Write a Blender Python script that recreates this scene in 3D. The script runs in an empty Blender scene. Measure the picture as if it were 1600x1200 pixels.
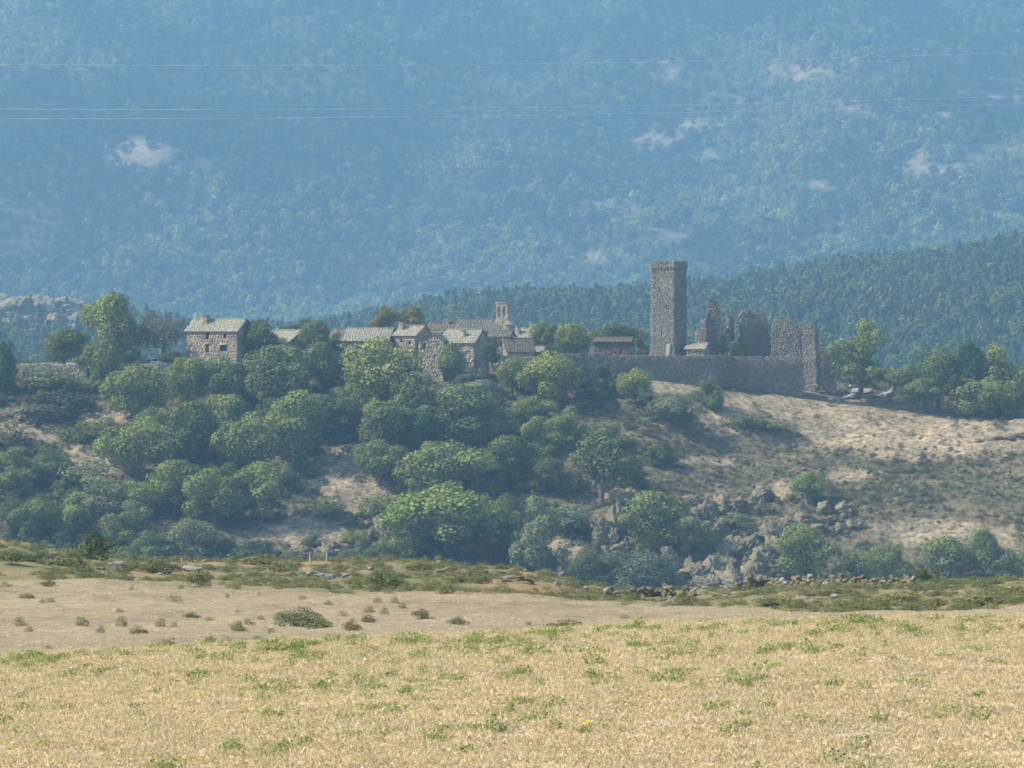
import bpy, math, random
import numpy as np
from mathutils import Vector

# ------------------------------------------------------------------ camera, sky, sun, exposure
SC = bpy.context.scene
COL = SC.collection
F = 6840.0                                   # focal length in photo pixels (1600 wide)
PITCH = math.atan(100.0 / F)
cam_d = bpy.data.cameras.new('camera'); cam = bpy.data.objects.new('camera', cam_d); COL.objects.link(cam)
cam_d.sensor_width = 36.0; cam_d.lens = 36.0 * F / 1600.0
cam_d.clip_start = 0.5; cam_d.clip_end = 20000
cam.location = (0, 0, 0); cam.rotation_euler = (math.pi / 2 - PITCH, 0, 0)
SC.camera = cam

SUN = Vector((-0.85, -0.07, 0.80)).normalized()
w = bpy.data.worlds.new('World'); SC.world = w; w.use_nodes = True
nt = w.node_tree; nt.nodes.clear()
wo = nt.nodes.new('ShaderNodeOutputWorld'); wb = nt.nodes.new('ShaderNodeBackground'); sk = nt.nodes.new('ShaderNodeTexSky')
sk.sky_type = 'NISHITA'; sk.sun_disc = False
sk.sun_elevation = math.asin(SUN.z); sk.sun_rotation = math.atan2(SUN.x, SUN.y)
wb.inputs['Strength'].default_value = 0.15
nt.links.new(sk.outputs[0], wb.inputs[0]); nt.links.new(wb.outputs[0], wo.inputs[0])
sl = bpy.data.lights.new('sun', 'SUN'); so = bpy.data.objects.new('sun', sl); COL.objects.link(so)
sl.energy = 4.2; sl.angle = math.radians(0.5); sl.color = (1.0, 0.95, 0.87)
so.rotation_euler = (-SUN).to_track_quat('-Z', 'Y').to_euler()
SC.view_settings.view_transform = 'Standard'; SC.view_settings.look = 'None'
SC.view_settings.exposure = 1.0; SC.view_settings.gamma = 1.0; SC.view_settings.use_curve_mapping = False
cy = SC.cycles
cy.use_denoising = True; cy.denoiser = 'OPENIMAGEDENOISE'
cy.max_bounces = 5; cy.diffuse_bounces = 3; cy.glossy_bounces = 1; cy.transmission_bounces = 2; cy.volume_bounces = 0
cy.transparent_max_bounces = 4; cy.filter_width = 1.7
HAZE_DENSITY = 0.000128
HAZE_COLOR = (0.35, 0.68, 1.0)

R = random.Random(7)
NR = np.random.default_rng(11)

# ------------------------------------------------------------------ small tools
def ray(px, py):
    x = (px - 800.0) / F; y = (600.0 - py) / F
    c, s = math.cos(PITCH), math.sin(PITCH)
    return np.array([x, c + y * s, -s + y * c])

def P(px, py, d):
    r = ray(px, py); return r * (d / r[1])

def project(X, Y, Z):
    c, s = math.cos(PITCH), math.sin(PITCH)
    f = Y * c - Z * s; u = Y * s + Z * c
    return 800 + F * X / f, 600 - F * u / f

def _h(i, j, seed):
    n = (i * 374761393 + j * 668265263 + seed * 974634777) & 0xffffffff
    n = ((n ^ (n >> 13)) * 1274126177) & 0xffffffff
    return ((n ^ (n >> 16)) & 0xffff) / 65535.0

def vnoise(x, y, seed=0):
    x = np.asarray(x, float); y = np.asarray(y, float)
    xi = np.floor(x).astype(np.int64); yi = np.floor(y).astype(np.int64)
    fx = x - xi; fy = y - yi
    fx = fx * fx * (3 - 2 * fx); fy = fy * fy * (3 - 2 * fy)
    a = _h(xi, yi, seed); b = _h(xi + 1, yi, seed); c = _h(xi, yi + 1, seed); d = _h(xi + 1, yi + 1, seed)
    return (a + (b - a) * fx) * (1 - fy) + (c + (d - c) * fx) * fy

def fbm(x, y, seed=0, octv=4):
    t = 0; a = 1.0; s = 0
    for k in range(octv):
        t = t + a * (vnoise(x * 2 ** k + 17.3 * k, y * 2 ** k - 9.1 * k, seed + k) - 0.5); s += a; a *= 0.55
    return t / s * 2

def sstep(a, b, x):
    t = np.clip((x - a) / (b - a), 0, 1); return t * t * (3 - 2 * t)

def mesh_np(name, V, Fq, mat=None, tint=None, col=None, smooth=False):
    V = np.asarray(V, np.float32); Fq = np.asarray(Fq, np.int32)
    me = bpy.data.meshes.new(name)
    k = Fq.shape[1]; n = len(Fq)
    me.vertices.add(len(V)); me.vertices.foreach_set('co', V.ravel())
    me.loops.add(n * k); me.loops.foreach_set('vertex_index', Fq.ravel())
    me.polygons.add(n)
    me.polygons.foreach_set('loop_start', np.arange(0, n * k, k, dtype=np.int32))
    if smooth: me.polygons.foreach_set('use_smooth', np.ones(n, bool))
    me.update(calc_edges=True)
    if tint is not None:
        a = me.attributes.new('tint', 'FLOAT', 'FACE'); a.data.foreach_set('value', np.asarray(tint, np.float32))
    if col is not None:
        a = me.attributes.new('col', 'FLOAT_COLOR', 'POINT')
        c4 = np.ones((len(V), 4), np.float32); c4[:, :3] = col
        a.data.foreach_set('color', c4.ravel())
    if mat: me.materials.append(mat)
    return me

def tag(o, label=None, cat=None, group=None, kind=None):
    if label: o['label'] = label
    if cat: o['category'] = cat
    if group: o['group'] = group
    if kind: o['kind'] = kind
    return o

def obj(name, me, parent=None, loc=None, rot=None, scale=None):
    o = bpy.data.objects.new(name, me); COL.objects.link(o)
    if parent: o.parent = parent
    if loc is not None: o.location = tuple(float(v) for v in loc)
    if rot is not None: o.rotation_euler = rot
    if scale is not None: o.scale = scale
    return o

def empty(name, loc, rz=0.0):
    o = obj(name, None, None, loc, (0, 0, rz)); o.empty_display_size = 1.0
    return o

# ------------------------------------------------------------------ materials
def newmat(name):
    m = bpy.data.materials.new(name); m.use_nodes = True
    n = m.node_tree; n.nodes.clear()
    out = n.nodes.new('ShaderNodeOutputMaterial')
    return m, n, out

def N(n, t, **kw):
    x = n.nodes.new(t)
    for k, v in kw.items(): setattr(x, k, v)
    return x

def mixrgb(n, fac, a, b, mode='MIX'):
    m = N(n, 'ShaderNodeMix', data_type='RGBA', blend_type=mode)
    for i, v in ((0, fac), (6, a), (7, b)):
        if isinstance(v, (int, float)): m.inputs[i].default_value = v
        elif isinstance(v, tuple): m.inputs[i].default_value = v if len(v) == 4 else (*v, 1)
        else: n.links.new(v, m.inputs[i])
    return m.outputs[2]

def noise(n, scale, detail=3, rough=0.6, coord='Object', dist=0.0):
    tc = N(n, 'ShaderNodeTexCoord'); t = N(n, 'ShaderNodeTexNoise')
    t.inputs['Scale'].default_value = scale; t.inputs['Detail'].default_value = detail
    t.inputs['Roughness'].default_value = rough; t.inputs['Distortion'].default_value = dist
    n.links.new(tc.outputs[coord], t.inputs['Vector'])
    return t.outputs['Fac']

def ramp(n, fac, stops):
    r = N(n, 'ShaderNodeValToRGB'); e = r.color_ramp.elements
    while len(e) < len(stops): e.new(0.5)
    for i, (p, c) in enumerate(stops):
        e[i].position = p; e[i].color = (*c, 1) if len(c) == 3 else c
    n.links.new(fac, r.inputs[0]); return r.outputs[0]

def leafmat(name, dark, light, transl=0.18, hue=0.25):
    m, n, out = newmat(name)
    at = N(n, 'ShaderNodeAttribute', attribute_name='tint'); oi = N(n, 'ShaderNodeObjectInfo')
    c = mixrgb(n, at.outputs['Fac'], dark, light)
    var = ramp(n, oi.outputs['Random'], [(0, (1 - hue, 1 - hue * .8, 1 - hue * .5)), (0.5, (1, 1, 1)), (1, (1 + hue, 1 + hue * .5, 1 - hue * .3))])
    c = mixrgb(n, 1.0, c, var, 'MULTIPLY')
    df = N(n, 'ShaderNodeBsdfDiffuse'); tr = N(n, 'ShaderNodeBsdfTranslucent'); mx = N(n, 'ShaderNodeMixShader')
    n.links.new(c, df.inputs[0]); n.links.new(mixrgb(n, 1.0, c, (1.1, 1.25, 0.55), 'MULTIPLY'), tr.inputs[0])
    mx.inputs[0].default_value = transl
    n.links.new(df.outputs[0], mx.inputs[1]); n.links.new(tr.outputs[0], mx.inputs[2]); n.links.new(mx.outputs[0], out.inputs[0])
    return m

def stonemat(name, stops, scale=0.35, bump=0.4, rough=0.95):
    m, n, out = newmat(name)
    b = N(n, 'ShaderNodeBsdfPrincipled'); b.inputs['Roughness'].default_value = rough
    b.inputs['Specular IOR Level'].default_value = 0.15
    at = N(n, 'ShaderNodeAttribute', attribute_name='tint')
    big = noise(n, scale, 4, 0.65)
    ad = N(n, 'ShaderNodeMath', operation='MULTIPLY_ADD'); ad.inputs[1].default_value = 0.5
    n.links.new(at.outputs['Fac'], ad.inputs[0])
    sc = N(n, 'ShaderNodeMath', operation='MULTIPLY_ADD'); sc.inputs[1].default_value = 0.9; sc.inputs[2].default_value = -0.16
    n.links.new(big, sc.inputs[0]); n.links.new(sc.outputs[0], ad.inputs[2])
    c = ramp(n, ad.outputs[0], stops)
    n.links.new(c, b.inputs['Base Color'])
    bp = N(n, 'ShaderNodeBump'); bp.inputs['Strength'].default_value = bump; bp.inputs['Distance'].default_value = 0.08
    n.links.new(noise(n, scale * 9, 4, 0.7), bp.inputs['Height']); n.links.new(bp.outputs[0], b.inputs['Normal'])
    n.links.new(b.outputs[0], out.inputs[0])
    return m

def plainmat(name, col, rough=0.8, metal=0.0, vary=0.2, scale=3.0):
    m, n, out = newmat(name)
    b = N(n, 'ShaderNodeBsdfPrincipled'); b.inputs['Roughness'].default_value = rough; b.inputs['Metallic'].default_value = metal
    c2 = tuple(x * (1 - vary) for x in col)
    c = mixrgb(n, noise(n, scale, 3), c2, tuple(min(1, x * (1 + vary)) for x in col))
    n.links.new(c, b.inputs['Base Color']); n.links.new(b.outputs[0], out.inputs[0])
    return m

def groundmat(name, fine, coarse, amount=0.35, bump=0.5, dist=0.1, lo=0.25, hi=0.75):
    """vertex colour of the ground's own cover, broken up by two grains"""
    m, n, out = newmat(name)
    b = N(n, 'ShaderNodeBsdfPrincipled'); b.inputs['Roughness'].default_value = 1.0; b.inputs['Specular IOR Level'].default_value = 0.0
    at = N(n, 'ShaderNodeAttribute', attribute_name='col')
    f1 = noise(n, fine, 5, 0.7); f2 = noise(n, coarse, 4, 0.6)
    v1 = ramp(n, f1, [(lo, (1 - amount,) * 3), (hi, (1 + amount,) * 3)])
    v2 = ramp(n, f2, [(0.3, (1 - amount * .5, 1 - amount * .42, 1 - amount * .4)), (0.7, (1 + amount * .45, 1 + amount * .35, 1 + amount * .2))])
    c = mixrgb(n, 1.0, mixrgb(n, 1.0, at.outputs['Color'], v1, 'MULTIPLY'), v2, 'MULTIPLY')
    n.links.new(c, b.inputs['Base Color'])
    bp = N(n, 'ShaderNodeBump'); bp.inputs['Strength'].default_value = bump; bp.inputs['Distance'].default_value = dist
    n.links.new(f1, bp.inputs['Height']); n.links.new(bp.outputs[0], b.inputs['Normal'])
    n.links.new(b.outputs[0], out.inputs[0])
    return m

M = {}
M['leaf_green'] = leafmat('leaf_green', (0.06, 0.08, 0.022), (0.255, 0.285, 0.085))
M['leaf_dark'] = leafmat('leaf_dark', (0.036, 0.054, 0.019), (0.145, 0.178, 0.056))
M['leaf_bright'] = leafmat('leaf_bright', (0.06, 0.09, 0.018), (0.25, 0.29, 0.065))
M['leaf_sage'] = leafmat('leaf_sage', (0.07, 0.09, 0.042), (0.225, 0.245, 0.12))
M['leaf_brown'] = leafmat('leaf_brown', (0.08, 0.065, 0.038), (0.19, 0.16, 0.088))
M['leaf_yellow'] = leafmat('leaf_yellow', (0.07, 0.075, 0.018), (0.21, 0.195, 0.052))
M['leaf_red'] = leafmat('leaf_red', (0.070, 0.045, 0.025), (0.145, 0.095, 0.050))
M['leaf_forest'] = leafmat('leaf_forest', (0.026, 0.044, 0.014), (0.165, 0.205, 0.055), 0.12, 0.35)
M['leaf_forest_pale'] = leafmat('leaf_forest_pale', (0.06, 0.085, 0.026), (0.27, 0.3, 0.09), 0.15, 0.30)
M['leaf_forest_dark'] = leafmat('leaf_forest_dark', (0.012, 0.024, 0.01), (0.066, 0.094, 0.03), 0.10, 0.35)
M['leaf_pine'] = leafmat('leaf_pine', (0.034, 0.054, 0.024), (0.13, 0.16, 0.066), 0.12, 0.28)
M['heath'] = leafmat('heath', (0.098, 0.104, 0.044), (0.235, 0.235, 0.11), 0.2, 0.25)
M['scrub'] = leafmat('scrub', (0.05, 0.054, 0.029), (0.15, 0.148, 0.076), 0.2, 0.35)
M['weed'] = leafmat('weed', (0.125, 0.165, 0.055), (0.275, 0.315, 0.12), 0.4, 0.22)
M['straw'] = leafmat('straw', (0.37, 0.264, 0.17), (0.65, 0.527, 0.388), 0.35, 0.16)
M['flower'] = plainmat('flower', (0.75, 0.55, 0.03), 0.8)
M['bark'] = plainmat('bark', (0.10, 0.080, 0.060), 0.95, 0, 0.35, 4)
GRAN = [(p, (c[0] * 0.56, c[1] * 0.56, c[2] * 0.49)) for p, c in [(0.0, (0.115, 0.098, 0.085)), (0.3, (0.20, 0.172, 0.148)), (0.55, (0.30, 0.262, 0.225)), (0.8, (0.41, 0.365, 0.31)), (1.0, (0.56, 0.51, 0.44))]]
M['tower_stone'] = stonemat('tower_stone', GRAN, 0.30)
M['house_stone'] = stonemat('house_stone', [(p, (c[0] * 1.72, c[1] * 1.62, c[2] * 1.48)) for p, c in GRAN], 0.4)
M['pink_stone'] = stonemat('pink_stone', [(p, (c[0] * 1.76, c[1] * 1.58, c[2] * 1.40)) for p, c in GRAN], 0.4)
M['red_stone'] = stonemat('red_stone', [(p, (c[0] * 1.0, c[1] * 0.72, c[2] * 0.60)) for p, c in GRAN], 0.4)
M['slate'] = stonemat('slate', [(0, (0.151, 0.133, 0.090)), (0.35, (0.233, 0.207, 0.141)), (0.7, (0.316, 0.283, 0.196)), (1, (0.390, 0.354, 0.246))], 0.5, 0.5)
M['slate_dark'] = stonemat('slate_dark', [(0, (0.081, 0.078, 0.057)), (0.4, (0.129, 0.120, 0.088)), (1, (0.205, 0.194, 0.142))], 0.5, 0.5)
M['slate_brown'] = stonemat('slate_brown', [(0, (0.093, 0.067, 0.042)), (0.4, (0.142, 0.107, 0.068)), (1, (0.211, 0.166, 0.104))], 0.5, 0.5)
M['crag'] = stonemat('crag', [(0, (0.057, 0.046, 0.026)), (0.3, (0.108, 0.089, 0.049)), (0.55, (0.178, 0.148, 0.085)), (0.8, (0.257, 0.219, 0.128)), (1, (0.354, 0.308, 0.184))], 0.5, 1.0)
M['pale_rock'] = stonemat('pale_rock', [(0, (0.131, 0.121, 0.099)), (0.4, (0.229, 0.214, 0.181)), (1, (0.360, 0.343, 0.298))], 0.8, 0.9)
M['dark_glass'] = plainmat('dark_glass', (0.012, 0.013, 0.016), 0.25)
M['old_wood'] = plainmat('old_wood', (0.12, 0.085, 0.055), 0.85)
M['bronze'] = plainmat('bronze', (0.45, 0.43, 0.38), 0.5)
M['iron'] = plainmat('iron', (0.06, 0.06, 0.06), 0.6)
M['white_paint'] = plainmat('white_paint', (0.8, 0.8, 0.79), 0.4, 0, 0.05)
M['rubber'] = plainmat('rubber', (0.02, 0.02, 0.02), 0.8)
M['post_wood'] = plainmat('post_wood', (0.38, 0.35, 0.31), 0.9)
M['wire'] = plainmat('wire', (0.74, 0.72, 0.68), 0.6)
M['g_field'] = groundmat('g_field', 14.0, 0.55, 0.35, 0.6, 0.05)
M['g_meadow'] = groundmat('g_meadow', 1.8, 0.12, 0.26, 0.6, 0.12, .32, .68)
M['g_hill'] = groundmat('g_hill', 0.75, 0.10, 0.55, 1.0, 0.6, .36, .64)
M['g_far'] = groundmat('g_far', 0.10, 0.02, 0.45, 0.5, 2.0, .35, .65)

# ------------------------------------------------------------------ terrain height
PXC = np.array([-400, 0, 100, 200, 400, 600, 800, 1000, 1150, 1300, 1450, 1600, 2000], float)
def zc(z, d): return [500 - z / d * F] * 13
RIDGE = [838, 850, 862, 874, 876, 882, 893, 929, 926, 914, 913, 911, 907]
rows = [
 (32, [1200] * 13),
 (60, [1050, 1038, 1032, 1027, 1018, 1011, 1003, 995, 990, 987, 985, 984, 982]),
 (130, [1046, 1036, 1032, 1026, 1018, 1011, 1003, 996, 992, 989, 987, 986, 984]),
 (180, [955, 955, 955, 956, 958, 960, 962, 966, 963, 960, 957, 955, 952]),
 (240, [885, 895, 900, 905, 912, 918, 925, 944, 942, 937, 935, 933, 929]),
 (300, RIDGE),
 (320, [v + 7 for v in RIDGE]),
 (360, [v + 130 for v in RIDGE]),
 (450, zc(-88, 450)), (650, zc(-100, 650)), (820, zc(-84, 820)), (870, zc(-66, 870)),
 (890, [925] * 13),
 (910, [848, 848, 848, 850, 855, 862, 865, 866, 874, 874, 868, 862, 850]),
 (930, [778, 778, 778, 782, 788, 795, 798, 800, 810, 808, 796, 788, 780]),
 (950, [717, 717, 717, 722, 727, 732, 733, 738, 755, 757, 742, 730, 715]),
 (970, [657, 657, 657, 662, 667, 672, 672, 680, 704, 714, 706, 694, 675]),
 (985, [612, 614, 617, 620, 622, 627, 627, 634, 658, 683, 681, 675, 660]),
 (1000, [582, 584, 584, 587, 590, 594, 594, 600, 622, 652, 659, 659, 648]),
 (1015, [570, 572, 572, 572, 574, 577, 577, 584, 601, 628, 640, 645, 636]),
 (1040, [568, 569, 568, 567, 568, 570, 570, 573, 583, 604, 616, 624, 618]),
 (1080, [572, 572, 570, 568, 568, 568, 568, 568, 577, 597, 608, 616, 612]),
 (1130, [620] * 13),
 (1400, zc(-90, 1400)), (1650, zc(-80, 1650)),
 (1800, [650] * 13),
 (2050, [560, 560, 565, 570, 585, 575, 548, 545, 530, 514, 504, 494, 484]),
 (2350, [492, 500, 506, 519, 534, 514, 482, 484, 466, 440, 424, 410, 395]),
 (2420, [498, 506, 512, 524, 539, 519, 487, 488, 470, 444, 428, 414, 399]),
 (2650, [600] * 13), (2950, [600] * 13), (3300, [530] * 13), (3480, [492] * 13),
 (3900, [358, 358, 360, 360, 355, 350, 348, 345, 343, 342, 340, 340, 340]), (4450, [178] * 13), (5000, [15] * 13), (5600, [-150] * 13), (5800, [-180] * 13)]
ROWD = np.array([-60, 0] + [r[0] for r in rows], float)
ROWZ = np.zeros((len(ROWD), 13))
ROWZ[0] = 0.9; ROWZ[1] = -1.7
for i, (d, py) in enumerate(rows):
    ROWZ[i + 2] = [P(a, b, d)[2] for a, b in zip(PXC, py)]

def pchip(x, y, q):
    h = np.diff(x); dl = np.diff(y, axis=0) / h[:, None]
    m = np.zeros_like(y)
    a, b = dl[:-1], dl[1:]
    ok = (a * b) > 0
    w1 = (2 * h[1:] + h[:-1])[:, None]; w2 = (h[1:] + 2 * h[:-1])[:, None]
    with np.errstate(divide='ignore', invalid='ignore'):
        mm = (w1 + w2) / (w1 / a + w2 / b)
    m[1:-1] = np.where(ok, mm, 0); m[0] = dl[0]; m[-1] = dl[-1]
    k = np.clip(np.searchsorted(x, q) - 1, 0, len(x) - 2)
    t = ((q - x[k]) / h[k])[:, None]; hk = h[k][:, None]
    return ((2 * t ** 3 - 3 * t ** 2 + 1) * y[k] + (t ** 3 - 2 * t ** 2 + t) * hk * m[k] + (-2 * t ** 3 + 3 * t ** 2) * y[k + 1] + (t ** 3 - t ** 2) * hk * m[k + 1])

TD = np.concatenate([np.linspace(-60, 60, 61), np.linspace(62, 400, 170), np.linspace(404, 860, 60), np.linspace(862, 1140, 140), np.linspace(1150, 5800, 230)])
TP = np.arange(-400, 2001, 20.0)
tz = pchip(PXC, pchip(ROWD, ROWZ, TD).T.copy(), TP).T   # (TD, TP)

def zsmooth(X, Y):
    X = np.asarray(X, float); Y = np.asarray(Y, float)
    px = np.clip(800 + F * X / np.maximum(Y, 32), -400, 2000)
    i = np.clip(np.searchsorted(TD, Y) - 1, 0, len(TD) - 2); t = np.clip((Y - TD[i]) / (TD[i + 1] - TD[i]), 0, 1)
    jf = (px + 400) / 20; j = np.clip(jf.astype(int), 0, len(TP) - 2); s = jf - j
    return (tz[i, j] * (1 - s) + tz[i, j + 1] * s) * (1 - t) + (tz[i + 1, j] * (1 - s) + tz[i + 1, j + 1] * s) * t

def blob(px, py, cx, cy, rx, ry):
    return 1 - sstep(0.7, 1.2, np.sqrt(((px - cx) / rx) ** 2 + ((py - cy) / ry) ** 2))

CLEAR = [(225, 238, 50, 24), (308, 257, 20, 11), (1018, 220, 32, 12), (1100, 238, 22, 5), (1250, 108, 70, 9), (1265, 122, 22, 8), (1475, 267, 62, 11), (1430, 254, 20, 16), (1524, 246, 22, 9),
         (1470, 226, 34, 4), (960, 322, 48, 9), (990, 337, 34, 6), (1020, 357, 26, 5), (1045, 372, 24, 8), (1075, 360, 12, 9), (1030, 117, 28, 8), (1278, 291, 18, 9), (1550, 148, 55, 6), (1035, 96, 40, 4),
         (1090, 195, 40, 7), (1150, 155, 26, 5), (1330, 165, 28, 5), (1060, 212, 16, 8), (940, 402, 34, 6), (1590, 230, 40, 5), (1330, 375, 28, 7), (1320, 350, 22, 4), (400, 296, 36, 4), (1380, 305, 20, 5), (1470, 175, 22, 4), (640, 390, 12, 4)]
def clear_mask(px, py, grow=1.0):
    m = np.zeros_like(px)
    jx = px + 24 * fbm(px / 30, py / 14, 41, 3); jy = py + 9 * fbm(px / 30, py / 14, 44, 3)
    for cx, cy, rx, ry in CLEAR: m = np.maximum(m, blob(jx, jy, cx, cy, rx * grow, ry * grow))
    return m

def zground(X, Y):
    X = np.asarray(X, float); Y = np.asarray(Y, float)
    z = zsmooth(X, Y)
    z = z + 0.05 * fbm(X / 1.7, Y / 1.7, 3, 3) * (1 - sstep(100, 200, Y))
    r = sstep(110, 200, Y) * (1 - sstep(330, 420, Y))
    z = z + r * (0.45 * fbm(X / 9, Y / 22, 5, 3) + 0.16 * fbm(X / 1.6, Y / 3.0, 6, 3))
    hgt = sstep(860, 900, Y) * (1 - sstep(1100, 1150, Y))
    calm = 1 - 0.75 * sstep(995, 1010, Y)
    z = z + hgt * calm * (1.5 * fbm(X / 26, Y / 26, 8, 3) + 1.0 * fbm(X / 7, Y / 6, 9, 4) + 0.6 * fbm(X / 1.9, Y / 1.9, 10, 3))
    m = sstep(1800, 2050, Y) * (1 - sstep(2450, 2600, Y)); z = z + m * 9 * fbm(X / 70, Y / 90, 12, 4)
    q = sstep(3250, 3600, Y)
    gul = np.abs(fbm((X + 0.35 * Y) / 340, (Y - 0.2 * X) / 900, 96, 2))
    z = z + q * (95 * fbm(X / 380, Y / 600, 89, 4) + 80 * (0.3 - gul) + 12 * fbm(X / 80, Y / 80, 15, 3))
    return z

def hit(px, py, d0, d1):
    r = ray(px, py); d = np.linspace(d0, d1, 1600)
    z = zground(r[0] / r[1] * d, d); zr = r[2] / r[1] * d
    k = np.nonzero(zr < z)[0]
    if len(k) == 0: i = int(np.argmin(zr - z))
    else: i = int(k[0])
    return np.array([r[0] / r[1] * d[i], d[i], z[i]])

def on(px, d):
    r = ray(px, 600); x = r[0] / r[1] * d
    return np.array([x, d, float(zground(x, d))])

def C3(*c): return np.array(c)[None, :]
def lerp(a, b, t): return a + (b - a) * t[:, None]

def hill_tan(px, py):
    """where the hillside is bare pale grass (1) rather than heath (0)"""
    n = 26 * fbm(px / 60, py / 26, 51, 3)
    t = blob(px + n, py + n * .5, 1430, 668, 250, 44)
    t = np.maximum(t, blob(px + n, py + n * .5, 1250, 635, 130, 26))
    for c in [(40, 668, 62, 32), (135, 725, 44, 30), (165, 650, 60, 9), (262, 668, 30, 8), (530, 745, 60, 44), (465, 830, 75, 22), (570, 780, 40, 30), (640, 693, 40, 10), (1060, 605, 60, 14), (885, 860, 40, 18), (1120, 660, 50, 20),
              (960, 775, 50, 14), (1085, 720, 60, 8), (1480, 835, 110, 24), (1330, 745, 40, 10), (1230, 765, 30, 18), (80, 570, 70, 6), (1200, 600, 60, 8)]:
        t = np.maximum(t, 0.9 * blob(px + n, py + n * .4, *c))
    return t

def ground_col(X, Y, Z):
    px, py = project(X, np.maximum(Y, 20), Z)
    out = np.zeros((len(X), 3))
    # near field: straw
    n1 = 0.5 + 0.5 * fbm(X / 2.2, Y / 5, 61, 4); n2 = 0.5 + 0.5 * fbm(X / 0.7, Y / 1.6, 65, 3)
    c = lerp(np.repeat(C3(0.42, 0.30, 0.185), len(X), 0), np.repeat(C3(0.53, 0.42, 0.295), len(X), 0), np.clip(n1 * 1.5 - .25, 0, 1))
    c = lerp(c, np.repeat(C3(0.27, 0.23, 0.12), len(X), 0), np.clip(n2 * 1.6 - .85, 0, 1))
    near = c
    # meadow
    n1 = 0.5 + 0.5 * fbm(X / 9, Y / 16, 71, 4)
    c = lerp(np.repeat(C3(0.208, 0.158, 0.098), len(X), 0), np.repeat(C3(0.278, 0.222, 0.146), len(X), 0), n1)
    g = sstep(225, 240, Y + 22 * fbm(X / 8, Y / 20, 75, 3) + np.where(px > 900, 45 * sstep(800, 1150, px), 0))
    hc = lerp(np.repeat(C3(0.15, 0.145, 0.066), len(X), 0), np.repeat(C3(0.25, 0.165, 0.080), len(X), 0), np.clip(0.35 + 1.3 * fbm(X / 5, Y / 12, 77, 3), 0, 1))
    c = lerp(c, hc, g * 0.9)
    k = sstep(75, 110, Y); out = near * (1 - k)[:, None] + c * k[:, None]
    # hillside
    n1 = 0.5 + 0.5 * fbm(X / 10, Y / 10, 81, 4); n2 = 0.5 + 0.5 * fbm(X / 3, Y / 3, 85, 3)
    c = lerp(np.repeat(C3(0.066, 0.062, 0.032), len(X), 0), np.repeat(C3(0.160, 0.126, 0.072), len(X), 0), np.clip(n1 * .8 + n2 * .6 - .2, 0, 1))
    t = hill_tan(px, py)
    tanc = lerp(np.repeat(C3(0.215, 0.162, 0.094), len(X), 0), np.repeat(C3(0.310, 0.250, 0.156), len(X), 0), n2)
    c = lerp(c, tanc, np.clip(t * (0.75 + .5 * n2), 0, 1))
    k = sstep(500, 850, Y); out = out * (1 - k)[:, None] + c * k[:, None]
    # far
    cm = clear_mask(px, py)
    c = lerp(np.repeat(C3(0.045, 0.052, 0.022), len(X), 0), np.repeat(C3(0.128, 0.103, 0.062), len(X), 0), cm)
    k = sstep(1140, 1200, Y); out = out * (1 - k)[:, None] + c * k[:, None]
    return out

def strip(name, label, d, pxs, mat):
    D, U = np.meshgrid(d, (pxs - 800) / F, indexing='ij')
    X = D * U; Y = D
    X = X.ravel(); Y = Y.ravel(); Z = zground(X, Y)
    nu = len(pxs); nd = len(d)
    i, j = np.meshgrid(np.arange(nd - 1), np.arange(nu - 1), indexing='ij'); a = (i * nu + j).ravel()
    q = np.stack([a, a + 1, a + nu + 1, a + nu], 1)
    me = mesh_np(name, np.stack([X, Y, Z], 1), q, mat, col=ground_col(X, Y, Z), smooth=True)
    return tag(obj(name, me), label, 'ground', kind='structure')

# near field as a rectangle that also runs under and behind the camera
xs = np.linspace(-30, 30, 221); ys = np.concatenate([np.linspace(-40, 24, 30), np.linspace(25, 120, 260)])
Yg, Xg = np.meshgrid(ys, xs, indexing='ij'); Xf, Yf = Xg.ravel(), Yg.ravel(); Zf = zground(Xf, Yf)
i, j = np.meshgrid(np.arange(len(ys) - 1), np.arange(len(xs) - 1), indexing='ij'); a = (i * len(xs) + j).ravel()
q = np.stack([a, a + 1, a + len(xs) + 1, a + len(xs)], 1)
tag(obj('field', mesh_np('field', np.stack([Xf, Yf, Zf], 1), q, M['g_field'], col=ground_col(Xf, Yf, Zf), smooth=True)),
    'mown straw coloured field sloping away at the bottom of the view', 'field', kind='structure')
tag(strip('meadow', 'dry tan meadow rising to a low rocky ridge beyond the straw field', np.concatenate([np.linspace(119.6, 330, 330), np.linspace(333, 420, 40)]), np.arange(-500, 2101, 8.0), M['g_meadow']), cat='meadow')
tag(strip('hillside', 'steep scrubby hillside below the village and castle ruin', np.concatenate([np.linspace(419.8, 855, 60), np.linspace(857, 1070, 300), np.linspace(1075, 1300, 40)]), np.arange(-500, 2101, 6.5), M['g_hill']), cat='hillside')
tag(strip('pine_hill', 'dark forested hill rising behind the village', np.linspace(1299.5, 2700, 170), np.arange(-500, 2101, 20.0), M['g_far']), cat='hill')
tag(strip('mountain', 'hazy blue mountainside covered in woodland behind everything', np.linspace(2699.5, 5800, 400), np.arange(-700, 2301, 12.0), M['g_far']), cat='mountain')

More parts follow.
